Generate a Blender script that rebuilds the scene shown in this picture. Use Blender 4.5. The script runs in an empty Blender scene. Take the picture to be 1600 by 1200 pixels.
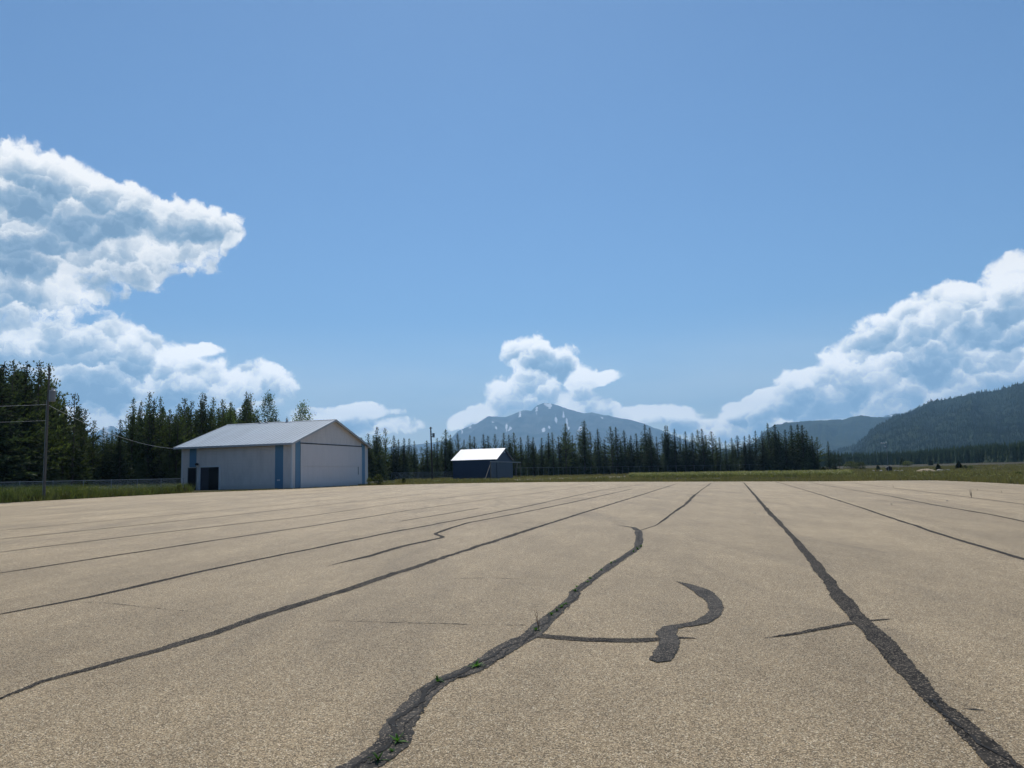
import bpy, bmesh, math, random
import numpy as np
from mathutils import Vector, Matrix
random.seed(7); rng = np.random.default_rng(7)
R = math.radians
S = bpy.context.scene
COL = S.collection

# ---------------------------------------------------------------- camera
FPX, EYE, ROLL = 1200.0, 1.6, 0.027          # focal length in px of a 1600 px wide frame, eye height
PITCH = math.atan(139.6/FPX); RHO = math.atan(ROLL)
F_ = np.array([0, math.cos(PITCH), math.sin(PITCH)])
R0 = np.array([1.0, 0, 0]); U0 = np.array([0, -math.sin(PITCH), math.cos(PITCH)])
RC = math.cos(RHO)*R0 - math.sin(RHO)*U0
UC = math.sin(RHO)*R0 + math.cos(RHO)*U0
cam_d = bpy.data.cameras.new('camera'); cam = bpy.data.objects.new('camera', cam_d); COL.objects.link(cam)
cam.matrix_world = Matrix(((RC[0], UC[0], -F_[0], 0), (RC[1], UC[1], -F_[1], 0), (RC[2], UC[2], -F_[2], EYE), (0, 0, 0, 1)))
cam_d.sensor_width = 36; cam_d.lens = FPX/1600*36; cam_d.clip_start = 0.1; cam_d.clip_end = 60000
S.camera = cam

# ---------------------------------------------------------------- light and exposure
SUN_EL, SUN_AZ = 56.0, -4.0
SKY_STRENGTH, SUN_STRENGTH = 0.088, 3.75
S.view_settings.view_transform = 'Standard'; S.view_settings.look = 'None'
S.view_settings.gamma = 1; S.view_settings.exposure = 0.13
sd = bpy.data.lights.new('sun', 'SUN'); sd.energy = SUN_STRENGTH; sd.angle = R(0.5); sd.color = (1, .95, .87)
so = bpy.data.objects.new('sun', sd); COL.objects.link(so)
sv = Vector((math.sin(R(SUN_AZ))*math.cos(R(SUN_EL)), math.cos(R(SUN_AZ))*math.cos(R(SUN_EL)), math.sin(R(SUN_EL))))
so.rotation_euler = sv.to_track_quat('Z', 'Y').to_euler(); so.location = (0, 0, 200)
S.render.engine = 'CYCLES'
cy = S.cycles
cy.use_denoising = True; cy.max_bounces = 6; cy.diffuse_bounces = 3; cy.glossy_bounces = 2; cy.transmission_bounces = 3
cy.transparent_max_bounces = 8; cy.volume_bounces = 0; cy.sample_clamp_indirect = 4
cy.use_adaptive_sampling = True; cy.adaptive_threshold = 0.012

# ---------------------------------------------------------------- the way from the photograph to the ground
LINE_AZ = R(15.4)                             # the paving lanes and both sheds run this way
AX = np.array([math.sin(LINE_AZ), math.cos(LINE_AZ)]); NX = np.array([math.cos(LINE_AZ), -math.sin(LINE_AZ)])
def smooth(a, b, x):
    t = np.clip((x-a)/(b-a), 0, 1); return t*t*(3-2*t)
def zt(x, y):                                 # the apron falls one in a hundred to the right, far land is level
    u = x*NX[0] + y*NX[1]; r = np.hypot(x, y)
    return -0.010*np.clip(u, -75, 48)*(1-smooth(260, 620, r))
def ray(px, py): return F_*FPX + RC*(px-800) + UC*(600-py)
def at(px, py):
    d = ray(px, py); z = 0.0
    for _ in range(12):
        t = (z-EYE)/d[2]; p = d*t; z = float(zt(p[0], p[1]))
    return np.array([p[0], p[1], z])
def up_at(px, py, dist):                      # the point straight out through a pixel at a horizontal distance
    d = ray(px, py); k = dist/math.hypot(d[0], d[1]); return np.array([d[0]*k, d[1]*k, EYE+d[2]*k])
def dirpx(px, py):
    d = ray(px, py); d = d/np.linalg.norm(d); return math.atan2(d[0], d[1]), math.asin(d[2])

# ---------------------------------------------------------------- sky with clouds (all by direction, infinitely far)
world = bpy.data.worlds.new('World'); S.world = world; world.use_nodes = True
class NT:
    def __init__(s, tree): s.t = tree; s.n = tree.nodes; s.l = tree.links
    def put(s, sock, v):
        if isinstance(v, bpy.types.NodeSocket): s.l.new(v, sock)
        elif v is not None: sock.default_value = v
    def m(s, op, a=None, b=None, c=None, clamp=False):
        n = s.n.new('ShaderNodeMath'); n.operation = op; n.use_clamp = clamp
        for i, v in enumerate((a, b, c)):
            if v is not None: s.put(n.inputs[i], v)
        return n.outputs[0]
    def v(s, op, a=None, b=None):
        n = s.n.new('ShaderNodeVectorMath'); n.operation = op
        for i, v in enumerate((a, b)):
            if v is not None: s.put(n.inputs[i], v)
        return n.outputs['Value'] if op in ('LENGTH', 'DOT_PRODUCT', 'DISTANCE') else n.outputs[0]
    def scale(s, a, k):
        n = s.n.new('ShaderNodeVectorMath'); n.operation = 'SCALE'; s.put(n.inputs[0], a); s.put(n.inputs['Scale'], k); return n.outputs[0]
    def xyz(s, a):
        n = s.n.new('ShaderNodeSeparateXYZ'); s.put(n.inputs[0], a); return n.outputs
    def comb(s, x, y, z):
        n = s.n.new('ShaderNodeCombineXYZ')
        for i, v in enumerate((x, y, z)): s.put(n.inputs[i], v)
        return n.outputs[0]
    def mapping(s, a, loc=(0, 0, 0), rot=(0, 0, 0), sc=(1, 1, 1), kind='POINT'):
        n = s.n.new('ShaderNodeMapping'); n.vector_type = kind; s.put(n.inputs[0], a)
        n.inputs['Location'].default_value = loc; n.inputs['Rotation'].default_value = rot; n.inputs['Scale'].default_value = sc
        return n.outputs[0]
    def noise(s, a, scale, detail=4, rough=.5, dist=0, lac=2.0, dim='3D', out=0):
        n = s.n.new('ShaderNodeTexNoise'); n.noise_dimensions = dim
        if a is not None: s.put(n.inputs['Vector'], a)
        n.inputs['Scale'].default_value = scale; n.inputs['Detail'].default_value = detail
        n.inputs['Roughness'].default_value = rough; n.inputs['Distortion'].default_value = dist; n.inputs['Lacunarity'].default_value = lac
        return n.outputs[out]
    def voro(s, a, scale, detail=0, rough=.5, feature='F1', out='Distance', rand=1, lac=2.0, norm=False, smooth=None, dim='3D'):
        n = s.n.new('ShaderNodeTexVoronoi'); n.voronoi_dimensions = dim; n.feature = feature; n.normalize = norm
        if a is not None: s.put(n.inputs['Vector'], a)
        n.inputs['Scale'].default_value = scale; n.inputs['Randomness'].default_value = rand
        if 'Detail' in n.inputs: n.inputs['Detail'].default_value = detail; n.inputs['Roughness'].default_value = rough; n.inputs['Lacunarity'].default_value = lac
        if smooth is not None: n.inputs['Smoothness'].default_value = smooth
        return n.outputs[out]
    def ramp(s, f, stops, interp='LINEAR'):
        n = s.n.new('ShaderNodeValToRGB'); s.put(n.inputs[0], f); cr = n.color_ramp; cr.interpolation = interp
        while len(cr.elements) < len(stops): cr.elements.new(.5)
        for e, (p, c) in zip(cr.elements, stops):
            e.position = p; e.color = (*c, 1) if isinstance(c, tuple) else (c, c, c, 1)
        return n.outputs[0]
    def mix(s, f, a, b, mode='MIX'):
        n = s.n.new('ShaderNodeMix'); n.data_type = 'RGBA'; n.blend_type = mode
        s.put(n.inputs[0], f)
        for i, v in ((6, a), (7, b)):
            s.put(n.inputs[i], (*v, 1) if isinstance(v, tuple) and len(v) == 3 else v)
        return n.outputs[2]
    def rng(s, f, a, b, c=0., d=1., kind='LINEAR'):
        n = s.n.new('ShaderNodeMapRange'); n.interpolation_type = kind
        for i, v in enumerate((f, a, b, c, d)): s.put(n.inputs[i], v)
        return n.outputs[0]

# every billow of the clouds: centre and half axes, as seen (px of the photograph), turned by degrees
PUFFS = [  # tall bank on the west side
 (20, 282, 80, 50, 0), (100, 300, 85, 42, 0), (185, 328, 90, 40, -8), (60, 365, 200, 66, 0), (295, 352, 78, 30, -8), (348, 366, 38, 14, 0), (185, 390, 95, 26, 0),
 (30, 450, 108, 44, 0),
 # lower bank on the west side
 (60, 565, 155, 60, 0), (178, 548, 58, 46, 0), (235, 578, 85, 48, 0), (310, 547, 42, 10, 0), (310, 605, 105, 48, 0), (390, 605, 58, 40, 0),
 (150, 650, 200, 50, 0), (530, 645, 80, 12, 0), (500, 668, 150, 14, 0),
 # tower over the mountain
 (824, 560, 36, 32, 0), (872, 574, 44, 32, 0), (904, 592, 36, 26, 0), (944, 590, 36, 12, 6), (828, 606, 50, 38, 0), (788, 617, 34, 24, 0), (758, 642, 38, 20, 15), (720, 659, 26, 12, 25), (880, 632, 66, 22, 0),
 (948, 640, 22, 9, 0), (1025, 651, 60, 14, 0), (1100, 668, 60, 16, 0),
 # diagonal bank on the east side
 (1596, 436, 48, 32, 0), (1545, 470, 50, 22, 20), (1492, 476, 44, 34, 0), (1425, 508, 60, 38, 10), (1450, 545, 105, 52, 0), (1340, 547, 60, 28, 20),
 (1375, 582, 85, 38, 0), (1265, 602, 60, 26, 12), (1195, 624, 46, 14, 12), (1150, 634, 28, 9, 0), (1580, 512, 75, 34, 0), (1440, 592, 100, 32, 0),
 (1250, 645, 130, 16, 0), (1170, 662, 90, 15, 0), (1400, 632, 170, 22, 0), (1540, 610, 90, 12, 0), (1560, 565, 90, 26, 0), (1300, 672, 170, 14, 0)]
def node_group(name):
    g = bpy.data.node_groups.new(name, 'ShaderNodeTree')
    g.interface.new_socket('Vector', in_out='INPUT', socket_type='NodeSocketVector')
    g.interface.new_socket('Density', in_out='OUTPUT', socket_type='NodeSocketFloat')
    return g, NT(g), g.nodes.new('NodeGroupInput').outputs[0], g.nodes.new('NodeGroupOutput').inputs[0]
def warped(T, P):
    wn = T.noise(P, 14, 3, .55, out='Color', dim='2D')
    return T.v('ADD', P, T.scale(T.v('SUBTRACT', wn, (.5, .5, .5)), .020))
gb, T, P, out = node_group('cloud_body')
Pw = warped(T, P); acc = None
for (cx, cyy, ax_, ay_, rot) in PUFFS:
    az, el = dirpx(cx, cyy); k = 1.12/FPX
    if rot: q = T.mapping(Pw, (az, el, 0), (0, 0, R(rot)+RHO), (ax_*k, ay_*k, 1), 'TEXTURE')
    else:
        q = T.v('MULTIPLY_ADD', Pw, (1/(ax_*k), 1/(ay_*k), 0)); q.node.inputs[2].default_value = (-az/(ax_*k), -el/(ay_*k), 0)
    d = T.v('DOT_PRODUCT', q, q)
    acc = d if acc is None else T.m('SMOOTH_MIN', acc, d, .35)
T.put(out, T.m('SUBTRACT', 1.0, T.m('MINIMUM', acc, 3.0)))
gp, T, P, out = node_group('cloud_puffs')      # billows: each cell is one, bright on its upper side
gp.interface.new_socket('Light', in_out='OUTPUT', socket_type='NodeSocketFloat')
wn2 = T.noise(P, 55, 4, .6, out='Color', dim='2D')
Ps = T.v('ADD', warped(T, P), T.scale(T.v('SUBTRACT', wn2, (.5, .5, .5)), .020))
fb = T.noise(Ps, 27, 9, .63, lac=2.1, dim='2D')
dens = T.m('MULTIPLY', T.m('SUBTRACT', fb, .5), 2.0); light = T.m('MULTIPLY', T.m('SUBTRACT', fb, .5), 1.1)
for sc_, da, la in ((13, .34, .70), (31, .40, .36), (74, .24, .15)):
    vo = T.voro(Ps, sc_, 0, feature='SMOOTH_F1', smooth=.30, dim='2D'); v = vo.node
    lx, ly, lz = T.xyz(T.scale(T.v('SUBTRACT', Ps, v.outputs['Position']), sc_))
    dens = T.m('ADD', dens, T.m('MULTIPLY', T.m('SUBTRACT', .42, v.outputs['Distance']), da*2))
    light = T.m('ADD', light, T.m('MULTIPLY', T.m('ADD', ly, T.m('MULTIPLY', lx, -.15)), la))
T.put(out, dens); T.put(out.node.inputs[1], light)
W = NT(world.node_tree); W.n.clear()
tc = W.n.new('ShaderNodeTexCoord').outputs['Generated']
dx, dy, dz = W.xyz(tc)
AZ = W.m('ARCTAN2', dx, dy); EL = W.m('ARCSINE', dz)
pos = W.comb(AZ, EL, 0.0)
chain = []
def tap(g, off):
    p = W.v('ADD', pos, off)
    if chain: p = W.v('ADD', p, W.scale(W.comb(chain[-1], chain[-1], chain[-1]), 1e-12))
    n = W.n.new('ShaderNodeGroup'); n.node_tree = g; W.put(n.inputs[0], p); chain.append(n.outputs[0]); return n.outputs[0]
b0 = tap(gb, (0, 0, 0)); b2 = tap(gb, (-.003, .022, 0))
n0 = tap(gp, (0, 0, 0)); light = n0.node.outputs[1]
d0 = W.m('ADD', W.m('MULTIPLY', b0, 1.5), n0)
alpha = W.rng(d0, -.04, 0.62, kind='SMOOTHSTEP')
lit = W.m('ADD', light, W.m('MULTIPLY', W.m('SUBTRACT', b0, b2), .42))
thick = W.rng(d0, .05, 1.6)
lit = W.m('SUBTRACT', W.m('ADD', lit, .84), W.m('MULTIPLY', thick, .62), clamp=True)
ccol = W.ramp(lit, [(0, (.17, .28, .41)), (.22, (.26, .375, .50)), (.45, (.46, .54, .62)), (.70, (.82, .84, .85)), (1, (1.0, .985, .96))])
sky = W.n.new('ShaderNodeTexSky'); sky.sky_type = 'NISHITA'; sky.sun_disc = False
sky.sun_elevation = R(SUN_EL); sky.sun_rotation = R(SUN_AZ); sky.altitude = 700; sky.air_density = 1.0; sky.dust_density = .3; sky.ozone_density = 4.5
tint = W.mix(1.0, sky.outputs[0], (.85, 1.02, 1.08), 'MULTIPLY')
def background(c, k):
    n = W.n.new('ShaderNodeBackground'); W.put(n.inputs[0], c); n.inputs[1].default_value = k; return n.outputs[0]
def blend(f, a, b):
    n = W.n.new('ShaderNodeMixShader'); W.put(n.inputs[0], f); W.l.new(a, n.inputs[1]); W.l.new(b, n.inputs[2]); return n.outputs[0]
veil = W.m('MULTIPLY', W.rng(EL, .0, .21, .66, 0, 'SMOOTHSTEP'), W.rng(W.noise(W.mapping(pos, sc=(3, 14, 1)), 1.5, 5, .55), .3, .7, .55, 1.1))
clear = blend(veil, background(tint, SKY_STRENGTH), background((.66, .67, .66, 1), 1.6))       # thin pale vapour low over the hills
cb = background(ccol, 1.0); W.put(cb.node.inputs[1], W.rng(EL, .03, .24, 1.95, 1.06))            # emission raised on the low clouds to offset the haze before them
cloudy = blend(W.m('MULTIPLY', alpha, .98), clear, cb)
# no cloud is worked out where there is none: behind, overhead, and in the clear middle
far = W.m('LESS_THAN', W.m('ABSOLUTE', AZ), .85)
low = W.m('MULTIPLY', W.m('LESS_THAN', EL, .46), W.m('GREATER_THAN', EL, -.03))
side = W.m('MAXIMUM', W.m('LESS_THAN', EL, .22), W.m('GREATER_THAN', W.m('ABSOLUTE', W.m('ADD', AZ, .03)), .28))
region = W.m('MULTIPLY', W.m('MULTIPLY', far, low), side)
wo = W.n.new('ShaderNodeOutputWorld'); W.l.new(blend(region, clear, cloudy), wo.inputs[0])
world.cycles.sampling_method = 'MANUAL'; world.cycles.sample_map_resolution = 512

# ---------------------------------------------------------------- building blocks
class MB:
    def __init__(s): s.v = []; s.f = []
    def add(s, vs, fs):
        o = len(s.v); s.v += [tuple(map(float, p)) for p in vs]; s.f += [tuple(i+o for i in f) for f in fs]; return s
    def box(s, x0, x1, y0, y1, z0, z1):
        return s.add([(x0, y0, z0), (x1, y0, z0), (x1, y1, z0), (x0, y1, z0), (x0, y0, z1), (x1, y0, z1), (x1, y1, z1), (x0, y1, z1)],
                     [(0, 3, 2, 1), (4, 5, 6, 7), (0, 1, 5, 4), (1, 2, 6, 5), (2, 3, 7, 6), (3, 0, 4, 7)])
    def prism(s, poly, axis, a, b):            # a closed outline pushed along one axis
        n = len(poly); P = []
        for t in (a, b):
            for p, q in poly: P.append({'x': (t, p, q), 'y': (p, t, q), 'z': (p, q, t)}[axis])
        return s.add(P, [tuple(range(n)), tuple(range(2*n-1, n-1, -1))] + [(i, i+n, (i+1) % n+n, (i+1) % n) for i in range(n)])
    def tube(s, pts, rad, n=8, cap=True):
        pts = [Vector(p) for p in pts]; rad = rad if isinstance(rad, (list, tuple)) else [rad]*len(pts)
        V = []; Fc = []
        for i, p in enumerate(pts):
            d = (pts[min(i+1, len(pts)-1)]-pts[max(i-1, 0)]).normalized()
            a = d.cross(Vector((0, 0, 1)) if abs(d.z) < .9 else Vector((1, 0, 0))).normalized(); b = d.cross(a)
            for k in range(n):
                w = 2*math.pi*k/n; V.append(p+(a*math.cos(w)+b*math.sin(w))*rad[i])
        for i in range(len(pts)-1):
            for k in range(n): Fc.append((i*n+k, i*n+(k+1) % n, (i+1)*n+(k+1) % n, (i+1)*n+k))
        if cap: Fc += [tuple(range(n-1, -1, -1)), tuple(range((len(pts)-1)*n, len(pts)*n))]
        return s.add(V, Fc)
    def build(s, name, mat, parent=None, smooth=False): return mesh_ob(name, s.v, s.f, mat, parent, smooth)
def mesh_data(name, v, f, mat, smooth=False):
    me = bpy.data.meshes.new(name); me.from_pydata(v, [], f); me.materials.append(mat); me.update()
    if smooth: me.polygons.foreach_set('use_smooth', [True]*len(me.polygons))
    return me
def link(name, data, parent=None):
    o = bpy.data.objects.new(name, data); COL.objects.link(o)
    if parent is not None: o.parent = parent
    return o
def mesh_ob(name, v, f, mat, parent=None, smooth=False): return link(name, mesh_data(name, v, f, mat, smooth), parent)
def tri_ob(name, V, mat, parent=None): return link(name, tri_data(name, V, mat), parent)
def tri_data(name, V, mat):                    # V: (n,3,3) loose triangles
    V = np.asarray(V, dtype=np.float32); n = len(V)
    me = bpy.data.meshes.new(name); me.vertices.add(3*n); me.vertices.foreach_set('co', V.reshape(-1))
    me.loops.add(3*n); me.loops.foreach_set('vertex_index', np.arange(3*n, dtype=np.int32))
    me.polygons.add(n); me.polygons.foreach_set('loop_start', np.arange(0, 3*n, 3, dtype=np.int32))
    me.materials.append(mat); me.update(calc_edges=True); return me
def tag(o, label=None, cat=None, group=None, kind=None):
    for k, v in (('label', label), ('category', cat), ('group', group), ('kind', kind)):
        if v: o[k] = v
    return o
def empty(name, loc, rz=0.0, label=None, cat=None, group=None):
    o = bpy.data.objects.new(name, None); COL.objects.link(o); o.location = loc; o.rotation_euler = (0, 0, rz)
    return tag(o, label, cat, group)
def copy_thing(src, loc, rz, scale=None):
    c = src.copy(); COL.objects.link(c); c.location = loc; c.rotation_euler = (0, 0, rz)
    if scale: c.scale = scale
    for ch in src.children:
        d = ch.copy(); COL.objects.link(d); d.parent = c
    return c

# ---------------------------------------------------------------- materials
def mat(name):
    m = bpy.data.materials.new(name); m.use_nodes = True; t = NT(m.node_tree)
    b = t.n.get('Principled BSDF'); t.b = b.inputs; t.out = t.n.get('Material Output'); t.bsdf = b; return m, t
def bump(t, h, strength, dist):
    n = t.n.new('ShaderNodeBump'); n.inputs['Strength'].default_value = strength; n.inputs['Distance'].default_value = dist
    t.put(n.inputs['Height'], h); t.l.new(n.outputs[0], t.b['Normal'])
def coords(t, which='Object'):
    return t.n.new('ShaderNodeTexCoord').outputs[which] if which != 'World' else t.n.new('ShaderNodeNewGeometry').outputs['Position']
def plain(name, c, rough=.6, var=.12, scale=3.0, metal=0.0, spec=.4):
    m, t = mat(name); p = coords(t)
    n = t.noise(p, scale, 5, .6)
    t.put(t.b['Base Color'], t.mix(n, tuple(x*(1-var) for x in c), tuple(min(1, x*(1+var)) for x in c)))
    t.b['Roughness'].default_value = rough; t.b['Metallic'].default_value = metal; t.b['Specular IOR Level'].default_value = spec; return m

# apron: chip seal of tan and grey stones
M_apron, t = mat('chip_seal'); p = coords(t, 'World')
cell = t.voro(p, 130, 0, out='Color'); cr, cg, cb = t.xyz(cell)
gap = t.voro(p, 130, 0, feature='DISTANCE_TO_EDGE')
stone = t.ramp(cr, [(0, (.100, .070, .037)), (.25, (.290, .208, .112)), (.6, (.55, .408, .230)), (.86, (.80, .605, .37)), (1, (1.0, .88, .64))])
big = t.noise(t.mapping(p, rot=(0, 0, LINE_AZ), sc=(1, .35, 1)), .55, 7, .62)
mid = t.noise(t.mapping(p, rot=(0, 0, LINE_AZ), sc=(1, .5, 1)), 4.0, 4, .6)
ux, uy, uz = t.xyz(p); lane = t.m('FLOOR', t.m('MULTIPLY', t.m('SUBTRACT', t.m('ADD', t.m('MULTIPLY', ux, float(NX[0])), t.m('MULTIPLY', uy, float(NX[1]))), 1.5), 1/3.66))
wnz = t.n.new('ShaderNodeTexWhiteNoise'); wnz.noise_dimensions = '1D'; t.put(wnz.inputs['W'], lane)      # every paving lane its own batch of seal
wear = t.m('MULTIPLY', t.rng(big, .3, .72, .78, 1.17), t.rng(wnz.outputs['Value'], 0, 1, .90, 1.07)); wear2 = t.rng(mid, .3, .7, .92, 1.07)
col = t.mix(1.0, stone, t.comb(t.m('MULTIPLY', wear, wear2), t.m('MULTIPLY', wear, wear2), t.m('MULTIPLY', wear, wear2)), 'MULTIPLY')
stain = t.rng(t.noise(t.mapping(p, rot=(0, 0, LINE_AZ), sc=(1, .12, 1)), .8, 5, .55, .6),   .56, .78, 0, .42)
col = t.mix(stain, col, (.10, .085, .066))
col = t.mix(t.rng(gap, 0, .15, .80, 0), col, (.040, .030, .021))
t.put(t.b['Base Color'], col); t.b['Roughness'].default_value = .62; t.b['Specular IOR Level'].default_value = .30; t.b['Specular Tint'].default_value = (1, .84, .62, 1)
bump(t, t.m('ADD', t.m('MULTIPLY', cg, .7), t.m('MINIMUM', t.m('MULTIPLY', gap, 3), .5)), .75, .006)

M_tar, t = mat('crack_tar'); p = coords(t, 'World')
cell = t.voro(p, 110, 0, out='Color'); cr, cg, cb = t.xyz(cell)
n = t.m('ADD', t.m('MULTIPLY', t.noise(p, 9, 5, .6), .5), t.m('MULTIPLY', t.noise(p, 1.7, 4, .6), .5))
c = t.mix(t.rng(n, .40, .64), (.010, .009, .008), (.058, .050, .041))
c = t.mix(t.rng(cr, .84, .9), c, (.20, .165, .125))
t.put(t.b['Base Color'], c); t.b['Roughness'].default_value = .85; t.b['Specular IOR Level'].default_value = .10; bump(t, t.m('ADD', cg, t.m('MULTIPLY', n, 2)), .5, .006)
M_tarold, t = mat('weathered_tar'); p = coords(t, 'World')
cell = t.voro(p, 110, 0, out='Color'); cr, cg, cb = t.xyz(cell); n = t.m('ADD', t.m('MULTIPLY', t.noise(p, 8, 6, .65), .5), t.m('MULTIPLY', t.noise(p, 1.9, 4, .6), .5))
c = t.mix(t.rng(n, .40, .64), (.013, .012, .011), (.080, .071, .060)); c = t.mix(t.rng(cr, .86, .92), c, (.24, .195, .145))
t.put(t.b['Base Color'], c); t.b['Roughness'].default_value = .8; t.b['Specular IOR Level'].default_value = .15; bump(t, t.m('ADD', cg, t.m('MULTIPLY', n, 2)), .6, .006)
M_crack = plain('open_crack', (.008, .007, .006), .9, .3, 40)
M_tar2 = plain('old_crack_tar', (.12, .105, .088), .7, .4, 12)
M_grit = plain('loose_grit', (.30, .25, .19), .8, .3, 60)

# land
M_land, t = mat('field_ground'); p = coords(t, 'World')
a = t.noise(p, .045, 6, .62); b = t.noise(p, .9, 5, .65); c2 = t.noise(p, .012, 4, .55)
c = t.ramp(t.m('ADD', t.m('MULTIPLY', a, .6), t.m('MULTIPLY', b, .4)), [(.34, (.030, .032, .018)), (.48, (.055, .052, .030)), (.58, (.082, .070, .042)), (.72, (.135, .110, .070))])
c = t.mix(t.rng(c2, .47, .60, 0, .55), c, (.060, .050, .034))
t.put(t.b['Base Color'], c); t.b['Roughness'].default_value = .95; t.b['Specular IOR Level'].default_value = .1; bump(t, b, .8, .25)
M_gravel = plain('gravel', (.27, .225, .165), .9, .35, 2.2)
M_sand = plain('sand', (.34, .27, .18), .95, .18, 3)

def leaf_mat(name, cols, trans, rough=.7, scale=.6, vary=.35):
    m, t = mat(name); p = coords(t, 'Object')
    info = t.n.new('ShaderNodeObjectInfo').outputs['Random']
    n = t.noise(p, scale, 4, .65)
    f = t.m('ADD', t.m('MULTIPLY', n, .75), t.m('MULTIPLY', info, .25))
    c = t.ramp(f, [(.30, cols[0]), (.52, cols[1]), (.72, cols[2])])
    k = t.rng(info, 0, 1, 1-vary, 1+vary)
    c = t.mix(1.0, c, t.comb(k, k, k), 'MULTIPLY')
    t.put(t.b['Base Color'], c); t.b['Roughness'].default_value = rough; t.b['Specular IOR Level'].default_value = .25
    tr = t.n.new('ShaderNodeBsdfTranslucent'); t.put(tr.inputs[0], t.mix(1.0, c, (1.0, 1.15, .55), 'MULTIPLY'))
    mx = t.n.new('ShaderNodeMixShader'); mx.inputs[0].default_value = trans
    t.l.new(t.bsdf.outputs[0], mx.inputs[1]); t.l.new(tr.outputs[0], mx.inputs[2]); t.l.new(mx.outputs[0], t.out.inputs[0]); return m
M_spruce = leaf_mat('spruce_needles', ((.036, .050, .026), (.056, .076, .036), (.085, .108, .046)), .32)
M_pine = leaf_mat('pine_needles', ((.055, .072, .030), (.090, .112, .044), (.125, .140, .058)), .42)
M_aspen = leaf_mat('aspen_leaves', ((.085, .125, .040), (.135, .18, .06), (.19, .23, .09)), .52)
M_bush = leaf_mat('bush_leaves', ((.050, .066, .020), (.095, .108, .034), (.165, .160, .062)), .40, scale=.9)
M_grass = leaf_mat('grass_blades', ((.056, .052, .023), (.115, .098, .043), (.20, .16, .08)), .38, scale=.12)
M_dry = leaf_mat('pale_weeds', ((.13, .135, .05), (.26, .24, .11), (.44, .40, .22)), .45, scale=.5)
M_head = leaf_mat('flower_head', ((.22, .21, .08), (.36, .34, .15), (.52, .48, .27)), .35, scale=.4)
M_weed = leaf_mat('weed_leaves', ((.040, .11, .018), (.075, .175, .03), (.12, .23, .05)), .45, scale=20)
M_stalk = plain('dry_stalk', (.16, .075, .045), .8, .3, 30)
M_bark = plain('bark', (.085, .066, .052), .95, .4, 5)
M_barkpale = plain('pale_bark', (.30, .28, .24), .9, .35, 4)
# far wooded hills: patchy dark green, paler where the rock shows
def hill_mat(name, dark, light, scale):
    m, t = mat(name); p = coords(t, 'World')
    n = t.noise(t.mapping(p, sc=(1, 1, 2)), scale, 8, .68); n2 = t.noise(p, scale*.15, 4, .5)
    t.put(t.b['Base Color'], t.ramp(t.m('ADD', t.m('MULTIPLY', n, .6), t.m('MULTIPLY', n2, .4)), [(.36, dark), (.64, light)]))
    t.b['Roughness'].default_value = 1; t.b['Specular IOR Level'].default_value = 0; bump(t, n, 1.0, 25); return m
M_hill = hill_mat('wooded_hill', (.016, .030, .018), (.052, .066, .034), .02)
M_hill2 = hill_mat('wooded_ridge', (.018, .032, .022), (.050, .062, .038), .010)
M_mount, t = mat('mountain_rock'); p = coords(t, 'World')
n = t.noise(p, .0035, 9, .62); at_ = t.n.new('ShaderNodeAttribute'); at_.attribute_name = 'snow'
c = t.ramp(n, [(.35, (.035, .052, .045)), (.65, (.15, .155, .145))])
sn = t.m('ADD', at_.outputs['Fac'], t.m('MULTIPLY', t.m('SUBTRACT', t.noise(p, .008, 6, .65), .5), 1.1))
t.put(t.b['Base Color'], t.mix(t.rng(sn, .50, .62), c, (.92, .93, .95))); t.b['Roughness'].default_value = 1; t.b['Specular IOR Level'].default_value = 0

# buildings
def siding(name, c, pitch, rough=.55, vertical=False, dirt=.25):
    m, t = mat(name); p = coords(t); x, y, z = t.xyz(p)
    s_ = t.m('FRACT', t.m('MULTIPLY', t.m('ADD', x, y) if vertical else z, 1/pitch))
    n = t.noise(t.mapping(p, sc=(1, 1, .3)), 1.3, 6, .65)
    c1 = t.mix(t.rng(n, .42, .75, 0, dirt), c, tuple(k*.62 for k in c))
    low = t.rng(t.m('ADD', z, t.m('MULTIPLY', n, .8)), .3, 1.1, .35, 0)          # splash dirt along the foot of the wall
    c1 = t.mix(low, c1, (.16, .13, .10))
    t.put(t.b['Base Color'], t.mix(t.rng(s_, .0, .06, .35, 0), c1, tuple(k*.5 for k in c)))
    t.b['Roughness'].default_value = rough; bump(t, s_, .25, .02); return m
M_wall = siding('white_siding', (.68, .63, .595), .40, dirt=.42)
M_door = siding('white_door_sheet', (.67, .63, .62), .60, vertical=True, dirt=.18)
M_blue = siding('blue_trim', (.115, .245, .37), .2, dirt=.2)
M_navy = siding('navy_siding', (.018, .040, .085), .25, rough=.45, vertical=True, dirt=.3)
M_navydoor = siding('navy_door_sheet', (.030, .062, .105), .30, rough=.4, vertical=True, dirt=.3)
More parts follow.
